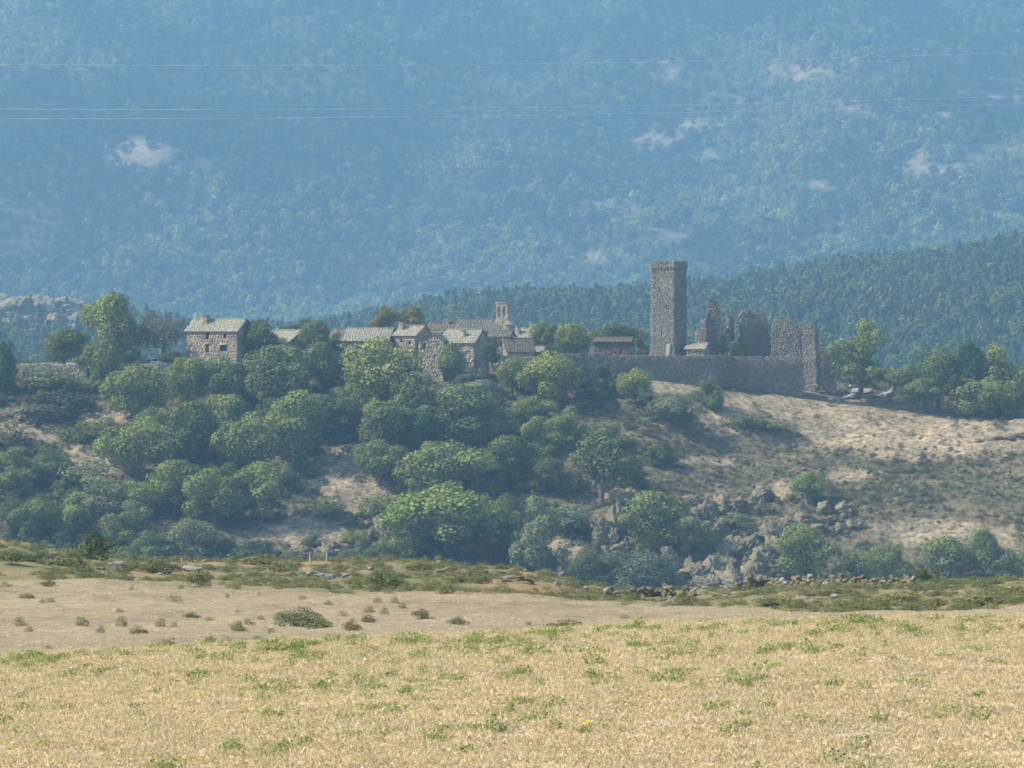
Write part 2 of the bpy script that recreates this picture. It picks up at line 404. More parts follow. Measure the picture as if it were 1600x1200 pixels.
# ------------------------------------------------------------------ haze
x0, x1, y0, y1, z0, z1 = -1750, 1750, -120, 6100, -300, 860
hv = [(x, y, z) for x in (x0, x1) for y in (y0, y1) for z in (z0, z1)]
hf = [(0, 1, 3, 2), (4, 6, 7, 5), (0, 4, 5, 1), (2, 3, 7, 6), (0, 2, 6, 4), (1, 5, 7, 3)]
hm, hn, ho = newmat('haze')
pv = N(hn, 'ShaderNodeVolumePrincipled'); pv.inputs['Density'].default_value = HAZE_DENSITY
pv.inputs['Color'].default_value = (*HAZE_COLOR, 1); pv.inputs['Anisotropy'].default_value = 0.0
hn.links.new(pv.outputs[0], ho.inputs['Volume'])
tag(obj('haze', mesh_np('haze', hv, hf, hm)), 'pale blue summer haze filling the air of the valley', 'haze', kind='stuff')

# ------------------------------------------------------------------ vegetation meshes (unit size: 1 wide, 1 high, base at 0)
def quads_at(Pc, Nn, size, rng, aspect=1.0):
    n = len(Pc)
    r = rng.normal(size=(n, 3)); t = np.cross(Nn, r); t /= np.linalg.norm(t, axis=1)[:, None] + 1e-9
    b = np.cross(Nn, t)
    s = (size * rng.uniform(0.6, 1.4, n))[:, None]
    t = t * s * 0.5; b = b * s * 0.5 * aspect
    V = np.stack([Pc - t, Pc - b * .8 + Nn * s * .12, Pc + t, Pc + b], 1).reshape(-1, 3)
    return V, np.arange(4 * n).reshape(-1, 4)

def crown_mesh(name, seed, nl, lr, nleaf, size, z0=0.2, shape='round', flat=1.0, inner=0.15):
    rng = np.random.default_rng(seed)
    C = []
    if shape in ('round', 'dome', 'tall') and nl > 20:
        nh = int(rng.integers(5, 8)); an = rng.uniform(0, 6.28) + np.arange(nh) * 2.4
        hd = np.stack([np.cos(an) * rng.uniform(.25, .72, nh), np.sin(an) * rng.uniform(.25, .72, nh), rng.uniform(-.75, .55, nh)], 1)
        hd[0] = [rng.uniform(-.3, .3), rng.uniform(-.3, .3), .62]
        if shape == 'dome': hd[:, 2] -= .2
        while len(C) < nl:
            p = hd[rng.integers(nh)] + rng.normal(0, .30, 3)
            q = p * np.array([1, 1, 1]) if shape != 'tall' else p * np.array([1.15, 1.15, 1])
            if shape == 'dome': q = np.array([p[0] * .92, p[1] * .92, max(0, p[2] * .5 + .45)])
            if np.linalg.norm(q) > 1.02: continue
            C.append([p[0], p[1], np.clip(p[2], -1, 1)])
    while len(C) < nl:
        p = rng.uniform(-1, 1, 3)
        if shape == 'dome':
            p[2] = abs(p[2]) * 2 - 1
            if p[0] ** 2 + p[1] ** 2 + (p[2] * .5 + .5) ** 2 > 1: continue
        elif np.linalg.norm(p) > 1: continue
        C.append(list(p))
    C = np.array(C); r = rng.uniform(lr * .5, lr * 1.35, nl)
    hz = (1 - z0) / 2
    cen = np.stack([C[:, 0] * (0.5 - r * .75), C[:, 1] * (0.5 - r * .75), z0 + hz + C[:, 2] * (hz - r * .7)], 1)
    wgt = r ** 2; wgt /= wgt.sum()
    li = rng.choice(nl, nleaf, p=wgt)
    dv = rng.normal(size=(nleaf, 3)); dv[:, 2] += 0.25; dv /= np.linalg.norm(dv, axis=1)[:, None]
    rad = np.where(rng.random(nleaf) < inner, rng.uniform(0.2, 0.8, nleaf), rng.uniform(0.82, 1.12, nleaf))
    Pl = cen[li] + dv * (r[li] * rad)[:, None] * np.array([1, 1, flat])
    dist = np.linalg.norm(Pl[:, None, :] - cen[None], axis=2) / r[None]
    dist[np.arange(nleaf), li] = 9
    keep = (dist.min(1) > 0.72) | (rng.random(nleaf) < 0.12)
    Pl = Pl[keep]; dv = dv[keep]; li = li[keep]
    Pl[:, 2] = np.maximum(Pl[:, 2], 0.01)
    nn = dv * 1.2 + rng.normal(size=Pl.shape) * 0.36 + np.array([0, 0, 0.15]); nn /= np.linalg.norm(nn, axis=1)[:, None]
    V, Q = quads_at(Pl, nn, size, rng)
    lt = rng.uniform(0, 1, nl)
    tint = np.clip(0.5 * lt[li] + 0.25 + rng.normal(0, 0.2, len(Pl)), 0, 1)
    return mesh_np(name, V, Q, M['leaf_green'], tint=tint)

def tube(path, rad, k=6):
    V = []; Fq = []
    path = [np.array(p, float) for p in path]
    for i, p in enumerate(path):
        t = path[min(i + 1, len(path) - 1)] - path[max(i - 1, 0)]; t /= np.linalg.norm(t) + 1e-9
        a = np.cross(t, [0.3, 1, 0.1]); a /= np.linalg.norm(a) + 1e-9; b = np.cross(t, a)
        for j in range(k):
            an = 2 * math.pi * j / k; V.append(p + rad[i] * (math.cos(an) * a + math.sin(an) * b))
    for i in range(len(path) - 1):
        for j in range(k): Fq.append((i * k + j, i * k + (j + 1) % k, (i + 1) * k + (j + 1) % k, (i + 1) * k + j))
    return V, Fq

def join(parts):
    V = []; Q = []
    for v, q in parts:
        o = len(V); V += list(v); Q += [tuple(o + x for x in f) for f in q]
    return V, Q

def trunk_mesh(seed, lean=0.06, split=0.3, nb=7, th=0.028):
    r = random.Random(seed)
    lx, ly = r.uniform(-lean, lean), r.uniform(-lean, lean)
    top = (lx * 2, ly * 2, 0.72)
    parts = [tube([(0, 0, -0.06), (lx * .3, ly * .3, 0.12), (lx, ly, split), (lx * 1.5, ly * 1.5, 0.5), top], [th * 1.4, th, th * .8, th * .5, th * .15], 7)]
    for i in range(nb):
        z = split + (0.6 - split) * i / nb; an = i * 2.4 + r.random(); L = r.uniform(0.2, 0.36)
        f = (z / 0.6); b0 = np.array([lx * f * 1.3, ly * f * 1.3, z])
        e = b0 + np.array([math.cos(an) * L, math.sin(an) * L, r.uniform(0.08, 0.26)])
        m_ = (b0 + e) / 2 + np.array([0, 0, -0.02])
        parts.append(tube([b0, m_, e], [th * .5, th * .35, th * .1], 5))
    V, Q = join(parts)
    return mesh_np('trunk', V, Q, M['bark'])

CR = {
 'round': [crown_mesh('crown_round', 101 + k, 40, 0.15, 15000, 0.029, 0.06) for k in range(4)],
 'tall': [crown_mesh('crown_tall', 121 + k, 38, 0.155, 14000, 0.030, 0.04, 'tall') for k in range(3)],
 'dome': [crown_mesh('crown_dome', 141 + k, 40, 0.15, 13000, 0.029, 0.03, 'dome') for k in range(4)],
 'sparse': [crown_mesh('crown_sparse', 161, 40, 0.13, 4200, 0.028, 0.18, 'round', 1.0, 0.35)],
 'open': [crown_mesh('crown_open', 171 + k, 26, 0.135, 5200, 0.036, 0.22) for k in range(2)],
 'shrub': [crown_mesh('crown_shrub', 181 + k, 22, 0.19, 2600, 0.050, 0.0, 'dome', 1.0, 0.2) for k in range(3)],
}
TR = {'round': [trunk_mesh(k) for k in range(3)], 'open': [trunk_mesh(9, 0.09, 0.3, 9, 0.034), trunk_mesh(10, 0.1, 0.28, 9, 0.034)]}
TREE_N = 0
def tree(px, py, wpx, hpx, kind, mat, label, d=None, d0=880, d1=1120, name='tree', cat='tree', group='trees on the hillside'):
    global TREE_N
    TREE_N += 1
    r = random.Random(TREE_N * 31 + 5)
    if d is None: b = hit(px, py, d0, d1)
    else:
        b = P(px, py, d)
    s = b[1] / F
    root = empty(name, b - np.array([0, 0, 0.15]), r.uniform(0, 6.28)); root.scale = (wpx * s * 1.32 * r.uniform(.9, 1.12), wpx * s * 1.32 * r.uniform(.9, 1.12), hpx * s * 1.03)
    tag(root, label, cat, group)
    tm = TR['open'] if kind in ('open', 'sparse') else TR['round']
    if kind != 'shrub': obj('trunk', r.choice(tm), root)
    c = obj('crown' if kind != 'shrub' else 'foliage', r.choice(CR[kind]), root)
    c.material_slots[0].link = 'OBJECT'; c.material_slots[0].material = M[mat]
    if kind == 'shrub':
        st = obj('stem', TR['round'][TREE_N % 3], root)
    return root

# ------------------------------------------------------------------ scatter with geometry nodes (for what nobody could count)
def scatter(name, label, cat, Pts, S, Rz, protos, tilt=None, pick=None):
    n = len(Pts)
    me = bpy.data.meshes.new(name); me.vertices.add(n); me.vertices.foreach_set('co', np.asarray(Pts, np.float32).ravel())
    a = me.attributes.new('sc', 'FLOAT_VECTOR', 'POINT'); a.data.foreach_set('vector', np.asarray(S, np.float32).ravel())
    rot = np.zeros((n, 3), np.float32); rot[:, 2] = Rz
    if tilt is not None: rot[:, :2] = tilt
    a = me.attributes.new('rt', 'FLOAT_VECTOR', 'POINT'); a.data.foreach_set('vector', rot.ravel())
    a = me.attributes.new('pick', 'INT', 'POINT'); a.data.foreach_set('value', (NR.integers(0, len(protos), n) if pick is None else pick).astype(np.int32))
    coll = bpy.data.collections.new(name + '_kinds')
    for m in protos:
        coll.objects.link(bpy.data.objects.new(m.name, m))
    g = bpy.data.node_groups.new(name, 'GeometryNodeTree')
    g.interface.new_socket('Geometry', in_out='INPUT', socket_type='NodeSocketGeometry'); g.interface.new_socket('Geometry', in_out='OUTPUT', socket_type='NodeSocketGeometry')
    gi = g.nodes.new('NodeGroupInput'); go = g.nodes.new('NodeGroupOutput'); ip = g.nodes.new('GeometryNodeInstanceOnPoints'); ci = g.nodes.new('GeometryNodeCollectionInfo')
    ci.inputs['Collection'].default_value = coll; ci.inputs['Separate Children'].default_value = True; ci.inputs['Reset Children'].default_value = True
    def na(nm, ty):
        x = g.nodes.new('GeometryNodeInputNamedAttribute'); x.data_type = ty; x.inputs['Name'].default_value = nm; return x.outputs['Attribute']
    ip.inputs['Pick Instance'].default_value = True
    L = g.links.new
    L(gi.outputs[0], ip.inputs['Points']); L(ci.outputs[0], ip.inputs['Instance']); L(na('pick', 'INT'), ip.inputs['Instance Index'])
    L(na('sc', 'FLOAT_VECTOR'), ip.inputs['Scale'])
    L(na('rt', 'FLOAT_VECTOR'), ip.inputs['Rotation']); L(ip.outputs[0], go.inputs[0])
    o = obj(name, me); md = o.modifiers.new('scatter', 'NODES'); md.node_group = g
    return tag(o, label, cat, kind='stuff')

def remat(me, mat):
    m = me.copy(); m.materials.clear(); m.materials.append(mat); return m

# far broadleaf wood on the mountain
fc = [crown_mesh('wood_crown', 300 + k, 11, 0.24, 330, 0.115, 0.0, 'round', 1.0, 0.05) for k in range(5)]
fc = [remat(m, M[k]) for k in ('leaf_forest_dark', 'leaf_forest', 'leaf_forest_pale') for m in fc[:4]]
for k_, m_ in enumerate(fc): m_.name = 'wood_crown_%02d' % k_
def candidates(d0, d1, p0, p1, spacing):
    nd = int((d1 - d0) / spacing); out = []
    for i in range(nd):
        d = d0 + (i + NR.uniform(0, 1)) * spacing
        wdt = (p1 - p0) / F * d; nn = int(wdt / spacing)
        x = (p0 - 800) / F * d + (np.arange(nn) + NR.uniform(-.5, .5, nn)) * spacing
        out.append(np.stack([x, d + NR.uniform(-.6, .6, nn) * spacing], 1))
    return np.concatenate(out)
c = candidates(3280, 5650, -220, 1820, 8.2)
z = zground(c[:, 0], c[:, 1]); px, py = project(c[:, 0], c[:, 1], z)
keep = (np.maximum(clear_mask(px, py), np.maximum(clear_mask(px, py - 7), clear_mask(px, py - 14))) < 0.35) | (NR.random(len(c)) < 0.24)
thin = sstep(0.05, 0.45, fbm(c[:, 0] / 170, c[:, 1] / 170, 91, 3)) * sstep(900, 1100, px) * (py < 420)
keep &= NR.random(len(c)) > thin * 0.35
c = c[keep]; z = z[keep]
sz = NR.uniform(6.5, 13.5, len(c)) * (0.95 + 0.45 * fbm(c[:, 0] / 120, c[:, 1] / 120, 92, 3))
S = np.stack([sz, sz, sz * NR.uniform(0.85, 1.25, len(c))], 1)
sp_ = 1.5 * fbm(c[:, 0] / 260, c[:, 1] / 420, 151, 3) + 1.0 * fbm(c[:, 0] / 60, c[:, 1] / 90, 155, 3) + NR.normal(0, .42, len(c))
pick = np.where(sp_ < -.32, 0, np.where(sp_ < .34, 1, 2)) * 4 + NR.integers(0, 4, len(c))
scatter('mountain_wood', 'dense hazy broadleaf wood covering the whole mountainside', 'wood', np.stack([c[:, 0], c[:, 1], z - 0.8], 1), S, NR.uniform(0, 6.28, len(c)), fc, pick=pick)

def pine_mesh(seed):
    rng = np.random.default_rng(seed); n = 420
    h = rng.uniform(0.08, 1.0, n) ** 0.9; an = rng.uniform(0, 6.283, n)
    rr = (1.02 - h) * 0.42 * (0.7 + 0.3 * np.sin(h * 34 + an * 2)) * rng.uniform(0.55, 1.1, n) + 0.02
    Pl = np.stack([np.cos(an) * rr, np.sin(an) * rr, h], 1)
    nn = np.stack([np.cos(an) * .5, np.sin(an) * .5, np.full(n, .7)], 1) + rng.normal(0, .4, (n, 3)); nn /= np.linalg.norm(nn, axis=1)[:, None]
    V, Q = quads_at(Pl, nn, 0.10, rng)
    return mesh_np('pine_crown', V, Q, M['leaf_pine'], tint=np.clip(rng.normal(.45, .25, n), 0, 1))
pines = [pine_mesh(400 + k) for k in range(2)] + [remat(crown_mesh('pine_round', 410 + k, 10, .24, 420, .10, 0.1, 'tall'), M['leaf_pine']) for k in range(4)]
c = candidates(1800, 2460, -320, 1920, 5.8)
z = zground(c[:, 0], c[:, 1]); px, py = project(c[:, 0], c[:, 1], z)
bare = blob(px, py, 60, 505, 120, 42) + blob(px, py, 265, 508, 45, 12) + blob(px, py, 990, 455, 36, 7) + blob(px, py, 1565, 508, 36, 8)
keep = NR.random(len(c)) > np.clip(bare, 0, 1) * 0.85
c = c[keep]; z = z[keep]
sz = NR.uniform(6.5, 13.5, len(c)) * (1 + 0.3 * fbm(c[:, 0] / 60, c[:, 1] / 60, 95, 3))
S = np.stack([sz * .72, sz * .72, sz], 1)
scatter('pine_wood', 'dark pine wood on the hill directly behind the tower and village', 'wood', np.stack([c[:, 0], c[:, 1], z - .4], 1), S, NR.uniform(0, 6.28, len(c)), pines)

# ------------------------------------------------------------------ rocks
def ico(sub):
    t = (1 + 5 ** .5) / 2
    V = [(-1, t, 0), (1, t, 0), (-1, -t, 0), (1, -t, 0), (0, -1, t), (0, 1, t), (0, -1, -t), (0, 1, -t), (t, 0, -1), (t, 0, 1), (-t, 0, -1), (-t, 0, 1)]
    T = [(0, 11, 5), (0, 5, 1), (0, 1, 7), (0, 7, 10), (0, 10, 11), (1, 5, 9), (5, 11, 4), (11, 10, 2), (10, 7, 6), (7, 1, 8), (3, 9, 4), (3, 4, 2), (3, 2, 6), (3, 6, 8), (3, 8, 9), (4, 9, 5), (2, 4, 11), (6, 2, 10), (8, 6, 7), (9, 8, 1)]
    V = [np.array(v) / np.linalg.norm(v) for v in V]
    for _ in range(sub):
        cache = {}; T2 = []
        def mid(a, b):
            k = (min(a, b), max(a, b))
            if k not in cache:
                v = V[a] + V[b]; V.append(v / np.linalg.norm(v)); cache[k] = len(V) - 1
            return cache[k]
        for a, b, c in T:
            x, y, zz = mid(a, b), mid(b, c), mid(c, a); T2 += [(a, x, zz), (b, y, x), (c, zz, y), (x, y, zz)]
        T = T2
    return np.array(V), np.array(T)

def noise3(Q, seed):
    return (fbm(Q[:, 0] + 3.1 * Q[:, 2], Q[:, 1] - 1.7 * Q[:, 2], seed, 4) + fbm(Q[:, 2] * 1.3 + 5, Q[:, 0] - Q[:, 1], seed + 9, 4)) * .5

def rock_mesh(name, seed, mat, sub=3, cuts=16, rough=0.06):
    rng = np.random.default_rng(seed); V, T = ico(sub); V = V.copy()
    for k in range(cuts):
        n = rng.normal(size=3); n /= np.linalg.norm(n); d = rng.uniform(0.5, 0.85)
        ex = V @ n - d; V = V - np.where(ex > 0, ex, 0)[:, None] * n
    if sub >= 3:
        st = np.abs(((V[:, 2] * 3.2 + .6 * noise3(V * 1.5, seed)) % 1) - .5)          # ledges
        V = V * (1 + rough * 3.4 * noise3(V * 2.6, seed + 3) + rough * 1.2 * (st - .25) * 2)[:, None]
    V *= (1 + rough * .35 * rng.normal(size=len(V)))[:, None]
    lo, hi = V.min(0), V.max(0); V = (V - (lo + hi) / 2) / (hi - lo); V[:, 2] += 0.35
    cen = V[T].mean(1); tint = np.clip(0.5 + .45 * noise3(cen * 5, seed + 7) + rng.normal(0, .12, len(T)), 0, 1)
    return mesh_np(name, V, T, mat, tint=tint)
ROCK = [rock_mesh('rock', 500 + k, M['crag'], 4, 18, 0.13) for k in range(7)]
PALE = [rock_mesh('pale_rock', 520 + k, M['pale_rock'], 4, 14, 0.09) for k in range(5)]
STONE = [rock_mesh('stone', 540 + k, M['crag'], 1, 6, 0.02) for k in range(6)]
PALESTONE = [remat(m, M['pale_rock']) for m in STONE]

def rock(px, py, wpx, hpx, label, protos=PALE, d0=880, d1=1120, depth=0.8, rz=None, cat='rock', group=None, seed=0):
    b = hit(px, py, d0, d1); s = b[1] / F; r = random.Random(seed + int(px * 7 + py))
    o = obj('rock', protos[int(px + py) % len(protos)], None, b - np.array([0, 0, 0.1 * hpx * s]), (0, 0, r.uniform(0, 6.28) if rz is None else rz), (wpx * s * 1.1, wpx * s * depth, hpx * s * 1.15))
    return tag(o, label, cat, group)

def outcrop(label, spots, protos, d0=880, d1=1120, group=None, split=3):
    """one rock outcrop with each face of rock as a part; spots: px, base py, width, height, lean"""
    b0 = hit(spots[0][0], spots[0][1], d0, d1)
    root = empty('rock_outcrop', b0); tag(root, label, 'rocks', group)
    for k, (px0, py0, wp0, hp0, lean) in enumerate(spots):
        r = random.Random(int(px0 * 3 + py0 * 11))
        bits = [(px0, py0, wp0 * .8, hp0 * .9)] + [(px0 + r.uniform(-.5, .5) * wp0, py0 + r.uniform(-.25, .3) * hp0, wp0 * r.uniform(.3, .55), hp0 * r.uniform(.3, .7)) for _ in range(split)]
        for (px, py, wp, hp) in bits:
            b = hit(px, py, d0, d1); s = b[1] / F
            obj('rock', protos[r.randrange(len(protos))], root, b - b0 - np.array([0, 0, 0.27 * hp * s]), (r.uniform(-.15, .15), lean + r.uniform(-.2, .2), r.uniform(-.6, .6) + math.pi * r.randrange(2)), (wp * s * 1.4, wp * s * r.uniform(1.0, 1.8), hp * s * 1.4))
    return root

# ------------------------------------------------------------------ masonry
class MB:
    def __init__(s): s.V = []; s.Q = []; s.T = []
    def box8(s, c, tint):
        o = len(s.V); s.V += c
        s.Q += [(o, o + 3, o + 2, o + 1), (o + 4, o + 5, o + 6, o + 7), (o, o + 1, o + 5, o + 4), (o + 1, o + 2, o + 6, o + 5), (o + 2, o + 3, o + 7, o + 6), (o + 3, o, o + 4, o + 7)]
        s.T += [tint] * 6
    def box(s, O, ux, vy, x0, x1, y0, y1, z0, z1, tint=0.5):
        s.box8([O + ux * x + vy * y + np.array([0, 0, zz]) for zz in (z0, z1) for x, y in ((x0, y0), (x1, y0), (x1, y1), (x0, y1))], tint)
    def mesh(s, name, mat): return mesh_np(name, s.V, s.Q, mat, tint=s.T)

def axes(a):
    """a = degrees the face is turned towards the left; ux runs along the face to the right, vy into the depth"""
    a = math.radians(a); return np.array([math.cos(a), -math.sin(a), 0]), np.array([math.sin(a), math.cos(a), 0])

def coursed(mb, O, ux, vy, z0, z1, spans, thick, rng, bl=0.6, bh=0.36, jit=0.05, ragged=0.0):
    z = z0
    while z < z1 - 0.02:
        h = min(bh * rng.uniform(0.75, 1.3), z1 - z)
        for a, b in spans(z + h / 2):
            if b - a < 0.12: continue
            if ragged: a += rng.uniform(-ragged, ragged); b += rng.uniform(-ragged, ragged)
            x = a
            while x < b - 0.01:
                l = bl * rng.uniform(0.6, 1.5); e = min(x + l, b)
                if b - e < 0.15: e = b
                mb.box(O, ux, vy, x, e, rng.uniform(-jit, jit), thick + rng.uniform(-jit, jit), z, z + h + 0.004, min(1, max(0, rng.gauss(.5, .22))))
                x = e
        z += h

def minus(spans, holes):
    out = list(spans)
    for a, b in holes:
        nx = []
        for s, e in out:
            if b <= s or a >= e: nx.append((s, e)); continue
            if a > s: nx.append((s, a))
            if b < e: nx.append((b, e))
        out = nx
    return out

def slates(mb, A, along, up, L, H, rng, sl=0.55, sw=0.6):
    """overlapping stone slates on one roof slope: A lower left corner, along = ridge direction, up = up the slope"""
    nrm = np.cross(along, up); nrm /= np.linalg.norm(nrm)
    nr = max(2, int(H / sl)); rl = H / nr
    for i in range(nr):
        x = -rng.uniform(0, .3)
        while x < L:
            w_ = sw * rng.uniform(.6, 1.5); e = min(x + w_, L + rng.uniform(0, .12))
            if e - x < .1: break
            j = rng.uniform(0, .05); y0 = i * rl - .06 - rng.uniform(0, .06); y1 = (i + 1) * rl + .05
            c = []
            for lift in (0.0, 0.07):
                for (xx, yy, k) in ((x, y0, .09), (e - .015, y0, .09), (e - .015, y1, .0), (x, y1, .0)):
                    c.append(A + along * xx + up * yy + nrm * (k + lift + j))
            mb.box8(c, min(1, max(0, rng.gauss(.5, .22))))
            x = e

def house(label, px, pye, d, L, W, wall_h, rise, a=25, mat='house_stone', roof='slate', openings=(), chim=(), gable_front=False, name='stone_house', over=0.35, side_open=(), seed=1):
    """px, pye: the front left eave corner in the photograph at distance d. openings: (x, z below eave, w, h, kind)"""
    rng = random.Random(seed * 97 + int(px))
    ux, vy = axes(a); E = P(px, pye, d); O = E - np.array([0, 0, wall_h])
    root = empty(name, O); tag(root, label, 'house', 'stone houses of the village')
    O0 = np.zeros(3); up3 = np.array([0, 0, 1.0])
    mb = MB(); th = 0.55
    def hole(op, z): return [(x, x + w_) for (x, zb, w_, h_, k) in op if wall_h - zb - h_ < z < wall_h - zb]
    def front(z):
        if gable_front and z > wall_h:
            t = (z - wall_h) / rise; return [(L / 2 * t, L - L / 2 * t)]
        return minus([(0, L)], hole(openings, z))
    def side(z):
        if not gable_front and z > wall_h:
            t = (z - wall_h) / rise; return [(W / 2 * t, W - W / 2 * t)]
        return minus([(th, W - th)], hole(side_open, z))
    top = wall_h + rise - 0.12
    coursed(mb, O0, ux, vy, 0, top if gable_front else wall_h, front, th, rng)
    coursed(mb, O0 + vy * (W - th), ux, vy, 0, top if gable_front else wall_h, lambda z: [(0, L)] if z <= wall_h else [(L / 2 * (z - wall_h) / rise, L - L / 2 * (z - wall_h) / rise)], th, rng, 1.2, .6)
    coursed(mb, O0, vy, ux, 0, wall_h if gable_front else top, lambda z: side(z) if z <= wall_h or not gable_front else [], th, rng)
    coursed(mb, O0 + ux * (L - th), vy, ux, 0, wall_h if gable_front else top, side, th, rng)
    tag(obj('wall', mb.mesh('wall', M[mat]), root), kind='stuff')
    rb = MB(); zz = np.array([0, 0, wall_h])
    if gable_front:
        half = L / 2; sl_ = math.hypot(half, rise); k = 1 + over / sl_
        upL = (ux * half + up3 * rise) / sl_; upR = (-ux * half + up3 * rise) / sl_
        slates(rb, zz - upL * over + vy * (W + over), -vy, upL, W + 2 * over, sl_ + over, rng)
        slates(rb, zz + ux * L - upR * over - vy * over, vy, upR, W + 2 * over, sl_ + over, rng)
    else:
        half = W / 2; sl_ = math.hypot(half, rise)
        upF = (vy * half + up3 * rise) / sl_; upB = (-vy * half + up3 * rise) / sl_
        slates(rb, zz - upF * over - ux * over, ux, upF, L + 2 * over, sl_ + over, rng)
        slates(rb, zz + vy * W - upB * over + ux * (L + over), -ux, upB, L + 2 * over, sl_ + over, rng)
        x = -over
        while x < L + over:                                  # ridge stones
            e = min(x + rng.uniform(.5, .9), L + over)
            rb.box(zz + vy * half + up3 * rise, ux, vy, x, e - .03, -.22, .22, .06 + rng.uniform(0, .06), .24 + rng.uniform(0, .08), rng.random()); x = e
    tag(obj('roof', rb.mesh('roof', M[roof]), root), kind='stuff')
    for (x, zb, w_, h_, k) in openings: opening(root, O0 + ux * x + np.array([0, 0, wall_h - zb - h_]), ux, vy, w_, h_, k)
    for (x, zb, w_, h_, k) in side_open: opening(root, O0 + ux * L + vy * x + np.array([0, 0, wall_h - zb - h_]), vy, -ux, w_, h_, k)
    for (x, y, zb, w_, h_) in chim:
        cb = MB(); c0 = O0 + ux * x + vy * y + np.array([0, 0, wall_h + zb])
        coursed(cb, c0 - ux * w_ / 2 - vy * w_ * .4, ux, vy, 0, h_, lambda z: [(0, w_)], w_ * .8, rng, .45, .28, .03)
        ch = tag(obj('chimney', cb.mesh('chimney', M['house_stone']), root), kind='stuff')
        cp = MB(); cp.box(c0, ux, vy, -w_ * .62, w_ * .62, -w_ * .5, w_ * .5, h_, h_ + .12, .7)
        obj('cap_stone', cp.mesh('cap_stone', M['slate']), ch)
    return root

def opening(root, B, ux, vy, w_, h_, kind):
    up = np.array([0, 0, 1.0])
    if kind in ('window', 'door'):
        fb = MB(); f = .08
        for (x0, x1, z0, z1) in ((0, f, 0, h_), (w_ - f, w_, 0, h_), (f, w_ - f, 0, f), (f, w_ - f, h_ - f, h_), (w_ / 2 - .03, w_ / 2 + .03, f, h_ - f)):
            fb.box(B, ux, vy, x0, x1, .24, .31, z0, z1, .5)
        o = obj(kind, fb.mesh(kind, M['old_wood']), root)
        pb = MB(); pb.box(B, ux, vy, f * .5, w_ - f * .5, .32, .35, f * .5, h_ - f * .5, .5)
        obj('pane' if kind == 'window' else 'leaf', pb.mesh('pane', M['dark_glass'] if kind == 'window' else M['old_wood']), o)
    else:
        pb = MB(); pb.box(B, ux, vy, -.05, w_ + .05, .9, .95, -.05, h_ + .05, .5)  # dark sheet behind the opening, standing in for the unlit interior
        o = obj('doorway_shade', pb.mesh('doorway_shade', M['iron']), root)
    lb = MB(); lb.box(B, ux, vy, -.2, w_ + .2, -.07, .22, h_ - .01, h_ + .26, .75)
    obj('lintel', lb.mesh('lintel', M['house_stone']), root)

house('long farmhouse with slate roof and open facade right of the brownish bare tree', 292, 517, 1000, 13.0, 8.0, 8.5, 2.6, 25, 'pink_stone', 'slate',
      [(1.2, .5, .7, .6, 'window'), (4.9, .35, .9, 1.5, 'window'), (9.5, .4, .8, 1.4, 'window'), (4.8, 3.0, 1.0, 1.9, 'door'), (8.6, 3.2, 1.9, 1.5, 'doorway_shade')], [(3.4, 2.6, 1.55, 1.5, 2.0)], name='farmhouse')
house('low slate roofed barn just right of the dark round tree', 405, 535, 1004, 8.8, 10.5, 6, 2.75, 40, 'house_stone', 'slate', name='barn')
house('small shaded roof at the left end of the long barn roof', 514, 531, 1012, 5.0, 7.0, 5, 2.4, 25, 'house_stone', 'slate_dark')  # this roof's shade is put into the darker slate colour
house('long low slate barn roof between the shaded roof and the chimney house', 539, 532, 1004, 10.2, 8.0, 5, 2.75, 14, 'house_stone', 'slate', name='barn')
house('small slate roofed house with a stout chimney at its left gable', 616, 524, 1003, 5.6, 8.0, 6.5, 2.15, 30, 'pink_stone', 'slate', [(1.6, .8, .7, .9, 'window'), (3.8, 1.2, .7, .9, 'window')], [(.6, 2.4, 1.0, 1.2, 1.9)])
house('gable fronted stone house with one upper window beside the big slate roof', 654, 532, 998, 6.0, 9.0, 11.0, 2.0, 16, 'house_stone', 'slate', [(1.1, .6, .6, 1.4, 'window'), (4.7, 3.2, 1.0, 1.0, 'doorway_shade')], gable_front=True)
house('wide stone house with big pale slate roof and central chimney', 689, 535, 999, 8.3, 8.5, 11.5, 2.8, 24, 'house_stone', 'slate', [(.8, .4, .8, 1.2, 'window'), (6.2, 1.9, .5, .8, 'window')], [(4.8, 1.9, 1.0, .9, 1.8)])
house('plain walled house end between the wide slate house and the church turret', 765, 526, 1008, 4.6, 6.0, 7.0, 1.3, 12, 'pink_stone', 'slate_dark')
house('distant brown slate roof showing left of the church', 668, 516, 1046, 7.2, 7.0, 5, 1.7, 15, 'house_stone', 'slate_brown', chim=[(4.2, 2.8, 1.2, .8, 1.3)])
house('pale slate roofed house right of the church with two chimneys', 802, 529, 1024, 5.2, 7.0, 6, 2.3, 26, 'pink_stone', 'slate', chim=[(.6, 1.4, .8, .9, 1.9), (3.1, 3.4, 2.1, .7, 1.7)])
house('lowest slate roof with painted-in shade below the church and beside the skyline trees', 793, 549, 1003, 6.4, 8.0, 4.5, 2.9, -14, 'house_stone', 'slate_brown', side_open=())  # darker brown slate paints in the shade on this roof
house('little pale roofed lean-to right of the lowest dark roof', 836, 549, 1012, 1.9, 3.0, 3, 1.0, 30, 'house_stone', 'slate')
house('long reddish brown outbuilding standing left of the tower', 928, 534, 1024, 8.6, 6.0, 5.5, 0.9, 10, 'red_stone', 'slate_brown', name='outbuilding')
house('low dark hut with a pale slab roof at the tower foot', 1073, 545, 1011, 4.2, 4.5, 4.5, 1.2, 20, 'house_stone', 'slate', name='hut')

